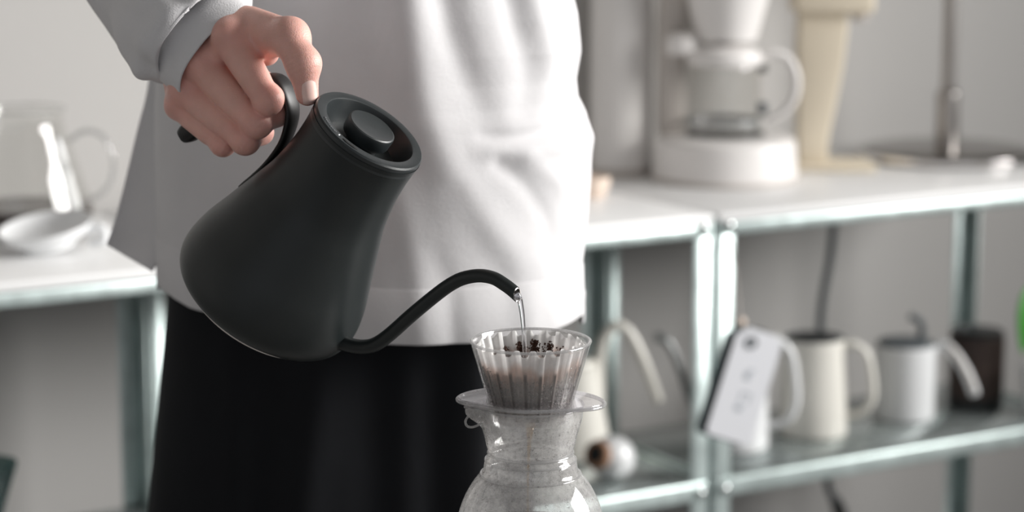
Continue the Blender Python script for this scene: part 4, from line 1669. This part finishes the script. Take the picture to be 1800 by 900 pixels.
# --- pitchers on the middle shelf
def pitcher(px, py, wpx, hpx, mat, label, hang, taper=0.86):
    q = spot(px, py, MID, wpx / 2 * 3.15 / FPX)
    k = mpp(q)
    r, h = wpx / 2 * k, hpx * k
    t = tag(empty('pitcher', q), label, 'pitcher', 'enamel pitchers on the middle shelf')
    rt = r * taper
    lat('body', rounded([(0, 0.001), (r * 0.96, 0.0), (r, 0.006), (r * 0.985, h * 0.3), (rt * 1.02, h * 0.85), (rt, h), (rt - 0.003, h), (rt - 0.003, h * 0.85), (r - 0.004, 0.02), (0, 0.006)], 0.003),
        mat, t, smooth=False)
    lat('rim', [(rt + 0.0012 * math.cos(a) - 0.0015, h + 0.0012 * math.sin(a)) for a in np.linspace(0, 6.2832, 9)], M['darkgrey'], t, smooth=False)
    # black lid added in the open mouth, its colour standing in for shade inside
    lat('lid', rounded([(0, h - 0.008), (rt - 0.0035, h - 0.008), (rt - 0.0035, h + 0.001), (rt * 0.5, h + 0.003), (0, h + 0.003)], 0.001), M['black'], t, smooth=False)
    hh = [(rt * 1.0, 0, h * 0.93), (rt + 0.014, 0, h * 0.95), (rt + 0.033, 0, h * 0.86), (rt + 0.042, 0, h * 0.62), (rt + 0.043, 0, h * 0.40), (rt + 0.030, 0, h * 0.25), (r * 0.985, 0, h * 0.20)]
    hs_ = catmull(hh, 8)
    ho = fix_normals(mesh('handle', *tube(hs_, 0.0062, 14, up=(0, 1, 0), flat=(1.5, 0.9)), mat, t))
    ho.rotation_euler = (0, 0, hang)
    sp_ = catmull([(-rt * 0.9, 0, h * 0.80), (-rt - 0.006, 0, h * 0.92), (-rt - 0.013, 0, h * 1.0)], 5)
    so = fix_normals(mesh('spout', *tube(sp_, np.interp(np.linspace(0, 1, len(sp_)), [0, 1], [0.010, 0.005]), 12), mat, t))
    so.rotation_euler = (0, 0, hang)
    return t


pitcher(1291, 801, 118, 205, M['white'], 'white pitcher behind the hanging tag, its handle showing on the right', math.radians(-10), 0.9)
pitcher(1427, 776, 122, 172, M['cream'], 'cream pitcher with a broad loop handle, below the grey cable', math.radians(-14))

# --- white mug with a swept open handle
q = spot(1588, 745, MID, 0.043)
k = mpp(q)
mg = tag(empty('milk_jug', q), 'small white jug with a dark lid and straight drooping handle', 'jug')
r, h = 53 * k, 132 * k
lat('body', rounded([(0, 0.001), (r * 0.97, 0.0), (r, 0.005), (r, h), (r - 0.003, h), (r - 0.003, 0.02), (0, 0.006)], 0.003), M['white'], mg, smooth=False)
ld = lat('lid', rounded([(0, h - 0.006), (r - 0.004, h - 0.006), (r - 0.004, h + 0.004), (r * 0.4, h + 0.007), (0, h + 0.007)], 0.001), M['darkgrey'], mg, smooth=False)
lp_ = catmull([(0.022, 0.01, h + 0.004), (0.026, 0.01, h + 0.020), (0.020, 0.01, h + 0.034), (0.006, 0.01, h + 0.040)], 6)
mesh('lid_hook', *tube(lp_, 0.0055, 12), M['darkgrey'], ld)
hp_ = catmull([(r * 0.95, -0.004, h * 0.93), (r + 0.012, -0.006, h * 0.985), (r + 0.028, -0.010, h * 0.86), (r + 0.046, -0.014, h * 0.60), (r + 0.058, -0.018, h * 0.33)], 8)
fix_normals(mesh('handle', *tube(hp_, np.interp(np.linspace(0, 1, len(hp_)), [0, 0.3, 0.95, 1], [0.006, 0.0075, 0.0085, 0.006]), 14), M['white'], mg))
hs2 = mesh('handle_inlay', *tube([hp_[i] + np.array((-0.001, -0.0055, 0.0025)) for i in range(10, len(hp_) - 2)], 0.0042, 10), M['warmgrey'], mg)

# --- dark brown canister / hand grinder
q = spot(1713, 722, MID, 0.040)
k = mpp(q)
bg = tag(empty('hand_grinder', q), 'dark brown leather-wrapped hand grinder at the right end of the middle shelf', 'grinder')
r, h = 48 * k, 135 * k
lat('base', rounded([(0, 0.0), (r * 1.0, 0.0), (r * 1.0, 0.016), (0, 0.016)], 0.003), M['black'], bg, smooth=False)
lat('body', rounded([(0, 0.016), (r, 0.016), (r, h - 0.008), (0, h - 0.008)], 0.003), M['brown'], bg, smooth=False)
lat('cap', rounded([(0, h - 0.008), (r * 0.97, h - 0.008), (r * 0.95, h), (0, h + 0.001)], 0.003), M['black'], bg, smooth=False)
lat('cap_knob', rounded([(0, h), (0.008, h), (0.008, h + 0.008), (0, h + 0.010)], 0.002), M['greymetal'], bg, smooth=False).location = (-0.025, -0.008, 0)

# --- white gooseneck kettle behind the dripper
q = spot(1002, 812, MID, 0.058)
k = mpp(q)
wk = tag(empty('gooseneck_kettle', q), 'white gooseneck kettle on the middle shelf behind the clear dripper', 'kettle')
lat('body', [(0, 0.0), (0.052, 0.0), (0.058, 0.004), (0.055, 0.03), (0.047, 0.075), (0.041, 0.115), (0.040, 0.128), (0.038, 0.130), (0, 0.130)], M['cream'], wk)
wl_ = lat('lid', rounded([(0, 0.130), (0.038, 0.130), (0.036, 0.136), (0.0, 0.139)], 0.002), M['cream'], wk, smooth=False)
lat('knob', [(0, 0.139), (0.006, 0.139), (0.010, 0.148), (0.009, 0.154), (0, 0.156)], M['black'], wl_)


def loc_(px, py, y=0.0, qq=None, px0=1005):
    """local x,z of a picture point on an upright plane at the thing"""
    c = onplane(px, py, qq + Vector((0, y, 0)), Vector((0, 1, 0)))
    return c - qq


spx = [(1046, 752), (1052, 700), (1053, 640), (1062, 594), (1082, 573), (1104, 583), (1124, 618), (1142, 662), (1158, 706)]
pts = catmull([list(loc_(a, b, 0.0, q)) for a, b in spx], 6)
fix_normals(mesh('spout', *tube(pts, np.interp(np.linspace(0, 1, len(pts)), [0, 0.3, 1], [0.0095, 0.0085, 0.0078]), 14), M['cream'], wk))
hk = catmull([(-0.045, 0, 0.12), (-0.07, 0, 0.135), (-0.09, 0, 0.12), (-0.092, 0, 0.08), (-0.075, 0, 0.05)], 6)
mesh('handle', *tube(hk, 0.008, 12), M['black'], wk)

# --- grey gooseneck kettle behind the posts
q = spot(1262, 757, MID, 0.035) + Vector((0.0, 0.03, 0))
q = Vector((q.x, q.y, MID))
gk = tag(empty('gooseneck_kettle', q), 'grey metal gooseneck kettle mostly hidden behind posts and tag', 'kettle')
lat('body', [(0, 0.0), (0.036, 0.0), (0.040, 0.004), (0.038, 0.03), (0.033, 0.070), (0.032, 0.085), (0.030, 0.087), (0, 0.087)], M['greymetal'], gk)
lat('lid', [(0, 0.094), (0.010, 0.093), (0.028, 0.090), (0.031, 0.087)], M['black'], gk)
spx = [(1228, 728), (1214, 700), (1200, 660), (1188, 628), (1176, 604), (1162, 593), (1150, 594)]
pts = catmull([list(loc_(a, b, 0.0, q)) for a, b in spx], 6)
fix_normals(mesh('spout', *tube(pts, np.interp(np.linspace(0, 1, len(pts)), [0, 0.5, 1], [0.0075, 0.0062, 0.0070]), 12), M['greymetal'], gk))

# --- white pot with cork collar on its side
q = spot(1078, 855, MID, 0.030)
pt = tag(empty('salt_pot', q), 'squat white pot with a brown cork collar around its black mouth', 'pot')
body = [(0, -0.030), (0.018, -0.029), (0.028, -0.020), (0.031, -0.004), (0.027, 0.012), (0.018, 0.022), (0.015, 0.026)]
RM = Matrix.Translation((-0.004, 0.0, 0.0325)) @ (Vector((-0.62, -0.72, 0.32)).to_track_quat('Z', 'Y').to_matrix().to_4x4())
for nm, pr, mt in (('body', body, 'white'), ('cork_collar', [(0.0125, 0.024), (0.0185, 0.024), (0.020, 0.030), (0.018, 0.036), (0.0125, 0.036)], 'cork'),
                   ('mouth', [(0.0, 0.030), (0.0126, 0.030), (0.0126, 0.035)], 'black')):
    o_ = lat(nm, pr, M[mt], pt)
    o_.matrix_local = RM

# --- hanging tag on the post
tagc = P(1309, 678, 2.90)
dn = (P(1280, 776, 2.90) - P(1340, 585, 2.90)).normalized()
rt_ = Vector((0.93, 0.22, 0.0)).normalized()
rt_ = (rt_ - dn * rt_.dot(dn)).normalized()
TR = Matrix((rt_, rt_.cross(dn) * -1, -dn)).transposed()
if TR.determinant() < 0:
    TR = Matrix((rt_, rt_.cross(dn), -dn)).transposed()
tg = tag(empty('hanging_tag', tagc, TR), 'white card tag hanging tilted from the shelf post', 'tag')
tw, th_ = 0.0325, 0.0745
cf = [(-tw + 0.006, -th_), (tw - 0.004, -th_), (tw, -th_ + 0.004), (tw, th_ - 0.012), (tw - 0.010, th_), (-tw + 0.014, th_), (-tw, th_ - 0.014), (-tw, -th_ + 0.005)]
mesh('card', *prism(cf, 0.0016, 0.0004), M['card'], tg, smooth=False)
bkp = mesh('backing_card', *prism([(x * 1.0, z) for x, z in cf], 0.004, 0.0004), M['cardback'], tg, smooth=False)
bkp.location = (-0.011, 0.008, -0.002)
lat('eyelet', [(0.0045, -0.0012), (0.0085, -0.0012), (0.0085, 0.0012), (0.0045, 0.0012)], M['darkgrey'], tg, smooth=False).matrix_local = Matrix.Translation((-0.010, -0.001, th_ - 0.018)) @ Matrix.Rotation(math.pi / 2, 4, 'X')
mk = join(box((-0.005, -0.0012, 0.008), (0.003, -0.0008, 0.018)), box((-0.001, -0.0012, 0.0195), (0.006, -0.0008, 0.0225)))
mesh('printed_emblem', *mk, M['print'], tg, smooth=False)
mk = join(box((-0.0045, -0.0012, -0.034), (0.0055, -0.0008, -0.027)), box((-0.002, -0.0012, -0.025), (0.0, -0.0008, -0.008)), box((0.000, -0.0012, -0.010), (0.012, -0.0008, -0.008)),
          box((0.010, -0.0012, -0.022), (0.012, -0.0008, -0.008)))
mesh('printed_drawing', *mk, M['print'], tg, smooth=False)
topw = TR.inverted() @ (P(1303, 566, 2.905) - tagc)
pc = wall_pt(0.02, -0.006, 0)
hang_at = TR.inverted() @ (Vector((pc.x, pc.y, SH_Z - 0.035)) - tagc)
mesh('string', *tube(catmull([(-0.010, -0.001, th_ - 0.016), tuple(topw), tuple((topw + hang_at) / 2 + Vector((0.002, 0, 0))), tuple(hang_at)], 6), 0.0011, 8), M['warmgrey'], tg)
lat('bead', [(0, -0.006), (0.004, -0.005), (0.006, 0), (0.004, 0.005), (0, 0.006)], M['peach'], tg, n=20).location = topw

# --- power cord down behind the shelves
yb = wall_pt(0, UD + 0.03, 0)


def cordp(px, py, off=UD + 0.035):
    return onplane(px, py, wall_pt(0, off, 0), B)


cpts = [cordp(1466, 372, UD + 0.05), cordp(1464, 410), cordp(1458, 460), cordp(1447, 520), cordp(1442, 570), cordp(1443, 640), cordp(1448, 760), cordp(1455, 850), cordp(1468, 880)]
cb = tag(empty('power_cord', (cpts[-1].x, cpts[-1].y, cpts[-1].z)), 'grey power cord hanging down the wall behind the cream pitcher', 'cord')
mesh('cable', *tube(catmull([list(c - cpts[-1]) for c in cpts], 8), 0.0062, 12), M['darkgrey'], cb)
c2 = [cordp(1468, 880) - cpts[-1], cordp(1478, 905) - cpts[-1], cordp(1486, 940) - cpts[-1]]
mesh('plug', *tube(catmull([list(c) for c in c2], 5), [0.0095] * 3 + [0.011] * 4 + [0.012] * 4, 14), M['black'], cb)
c3 = [cordp(1486, 938) - cpts[-1], cordp(1490, 1100) - cpts[-1], cordp(1500, 1500) - cpts[-1]]
mesh('cable_tail', *tube(catmull([list(c) for c in c3], 6), 0.0055, 12), M['darkgrey'], cb)

# --- leafy plant at the right edge
q = wall_pt(0.652, 0.048, MID)
pp = tag(empty('potted_plant', q), 'green leafy plant in a white pot at the right edge of the shelf', 'plant')
lat('pot', rounded([(0, 0), (0.026, 0), (0.034, 0.075), (0.031, 0.075), (0.029, 0.062), (0, 0.060)], 0.002), M['white'], pp, smooth=False)
lat('soil', [(0, 0.064), (0.02, 0.0635), (0.0295, 0.062)], M['soil'], pp, smooth=False)


def leaf(base, tip, width, droop, facing):
    base, tip = Vector(base), Vector(tip)
    d = tip - base
    sd = d.cross(Vector(facing)).normalized()
    nn = sd.cross(d).normalized()
    V, F = [], []
    for j in range(13):
        t = j / 12
        w = width * (math.sin(math.pi * t ** 0.8) ** 0.8 if 0 < t < 1 else 0.0)
        c = base + d * t + nn * droop * math.sin(math.pi * t)
        for s in (-1, -0.5, 0, 0.5, 1):
            V.append(c + sd * w * s + nn * (0.15 * w * abs(s)))
    for j in range(12):
        for i in range(4):
            a = j * 5 + i
            F.append((a, a + 1, a + 6, a + 5))
    return V, F


for bs, tp, w in ((tuple(loc_(1812, 498, -0.02, q)), tuple(loc_(1797, 622, -0.03, q)), 0.020), ((0.01, 0.0, 0.18), (0.04, 0.02, 0.13), 0.018), ((0.0, 0.0, 0.20), (-0.01, -0.04, 0.27), 0.022), ((0.0, 0.01, 0.19), (0.05, -0.02, 0.25), 0.02)):
    o_ = mesh('leaf', *leaf(bs, tp, w, 0.008, (0.2, -1, 0.1)), M['leaf'], pp)
    o_.modifiers.new('leaf_thickness', 'SOLIDIFY').thickness = 0.0008
    mesh('stem', *tube(catmull([(0, 0, 0.06), (bs[0] * 0.5, bs[1] * 0.5, 0.13), bs], 6), 0.0018, 8), M['leaf'], pp)

# --- left end: glass server with coffee, spatula, dish, dark funnel
q = spot(45, 428, SH_Z, 0.080)
k = mpp(q)
sv = tag(empty('glass_server', q), 'clear glass coffee server with thin glass handle on the left shelf', 'server')
gp = [(0.0, 0.001), (0.070, 0.001), (0.0850, 0.007), (0.0870, 0.018), (0.0835, 0.042), (0.073, 0.080), (0.060, 0.118), (0.053, 0.142), (0.056, 0.158)]
gi = [(r_ - 0.0016, z_ + 0.001) for r_, z_ in gp[::-1]]
lat('server_wall', gp + gi[1:], M['thin_glass'], sv, n=72, k=4)
lat('server_rim', [(0.0555 + 0.0012 * math.cos(a), 0.1585 + 0.0012 * math.sin(a)) for a in np.linspace(0, 6.2832, 9)], M['carafe_rim'], sv, smooth=False)
hk = catmull([(0.060, 0, 0.118), (0.080, 0, 0.130), (0.102, 0, 0.124), (0.114, 0, 0.098), (0.112, 0, 0.070), (0.098, 0, 0.050), (0.083, 0, 0.044)], 8)
mesh('server_handle', *tube(hk, 0.0032, 12), M['carafe_rim'], sv)
cc = lat('brewed_coffee', [(0, 0.0035), (0.067, 0.0035), (0.080, 0.009), (0.083, 0.018), (0.0805, 0.036), (0.0, 0.0362)], M['coffee'], None, n=72)
cc.location = q
tag(cc, 'dark coffee filling the bottom of the glass server on the left', 'coffee')
# white spatula standing in the server
a_ = onplane(100, 243, q + Vector((0, -0.028, 0)), Vector((0, 1, 0)))
b_ = onplane(138, 384, q + Vector((0, -0.030, 0)), Vector((0, 1, 0)))
b_.z = max(b_.z, SH_Z + 0.006)
dv = (b_ - a_).normalized()
spt = tag(empty('stirring_paddle', b_), 'white stirring paddle leaning inside the glass server', 'paddle')
ln = (b_ - a_).length
pm = [Vector((0, 0, 0)) - dv * (ln * t) for t in np.linspace(0, 1, 12)]
fix_normals(mesh('blade', *tube([tuple(v) for v in pm[:8]], np.interp(np.linspace(0, 1, 8), [0, 0.05, 1], [0.004, 0.0075, 0.006]), 14, up=(-0.6, 0.8, 0), flat=(0.25, 1)), M['white'], spt))
fix_normals(mesh('shaft', *tube([tuple(v) for v in pm[7:]], np.interp(np.linspace(0, 1, 5), [0, 1], [0.0058, 0.0042]), 14, up=(-0.6, 0.8, 0), flat=(0.3, 1)), M['white'], spt))

q = spot(88, 457, SH_Z, 0.050)
ds = tag(empty('ceramic_dish', q), 'shallow white ceramic dish in front of the glass server', 'dish')
dish = [(0.0, 0.006), (0.026, 0.005), (0.030, 0.0), (0.033, 0.001), (0.036, 0.008), (0.050, 0.020), (0.0565, 0.034), (0.0555, 0.036), (0.048, 0.024), (0.034, 0.013), (0.0, 0.010)]
o_ = lat('dish_wall', [(r_, z_ * 0.72) for r_, z_ in dish], M['white'], ds, n=72)
o_.rotation_euler = (math.radians(9), math.radians(-7), 0)
o_.location = (0, 0, 0.0092)
gh = catmull([(0.048, -0.004, 0.026), (0.060, -0.005, 0.032), (0.068, -0.006, 0.025), (0.064, -0.006, 0.014), (0.050, -0.004, 0.012)], 6)
mesh('dish_handle', *tube(gh, 0.006, 12), M['white'], ds)

q = Vector((*wall_pt(-0.978, 0.10, 0).xy, MID))
fx, fy, fd = project(q)
ff = tag(empty('glass_funnel', q), 'dark green glass funnel standing low at the lower left edge', 'funnel')
ztop = (fy - 818) * fd / FPX / math.cos(PITCH)
rt2 = 0.040
lat('funnel_cone', [(0.010, 0.035), (0.014, 0.045), (rt2 * 0.7, ztop * 0.72), (rt2, ztop), (rt2 - 0.002, ztop), (rt2 * 0.66, ztop * 0.72), (0.010, 0.048)], M['green_glass'], ff)
lat('funnel_foot', [(0.0, 0.0), (0.045, 0.0), (0.046, 0.004), (0.015, 0.012), (0.010, 0.038)], M['green_glass'], ff)
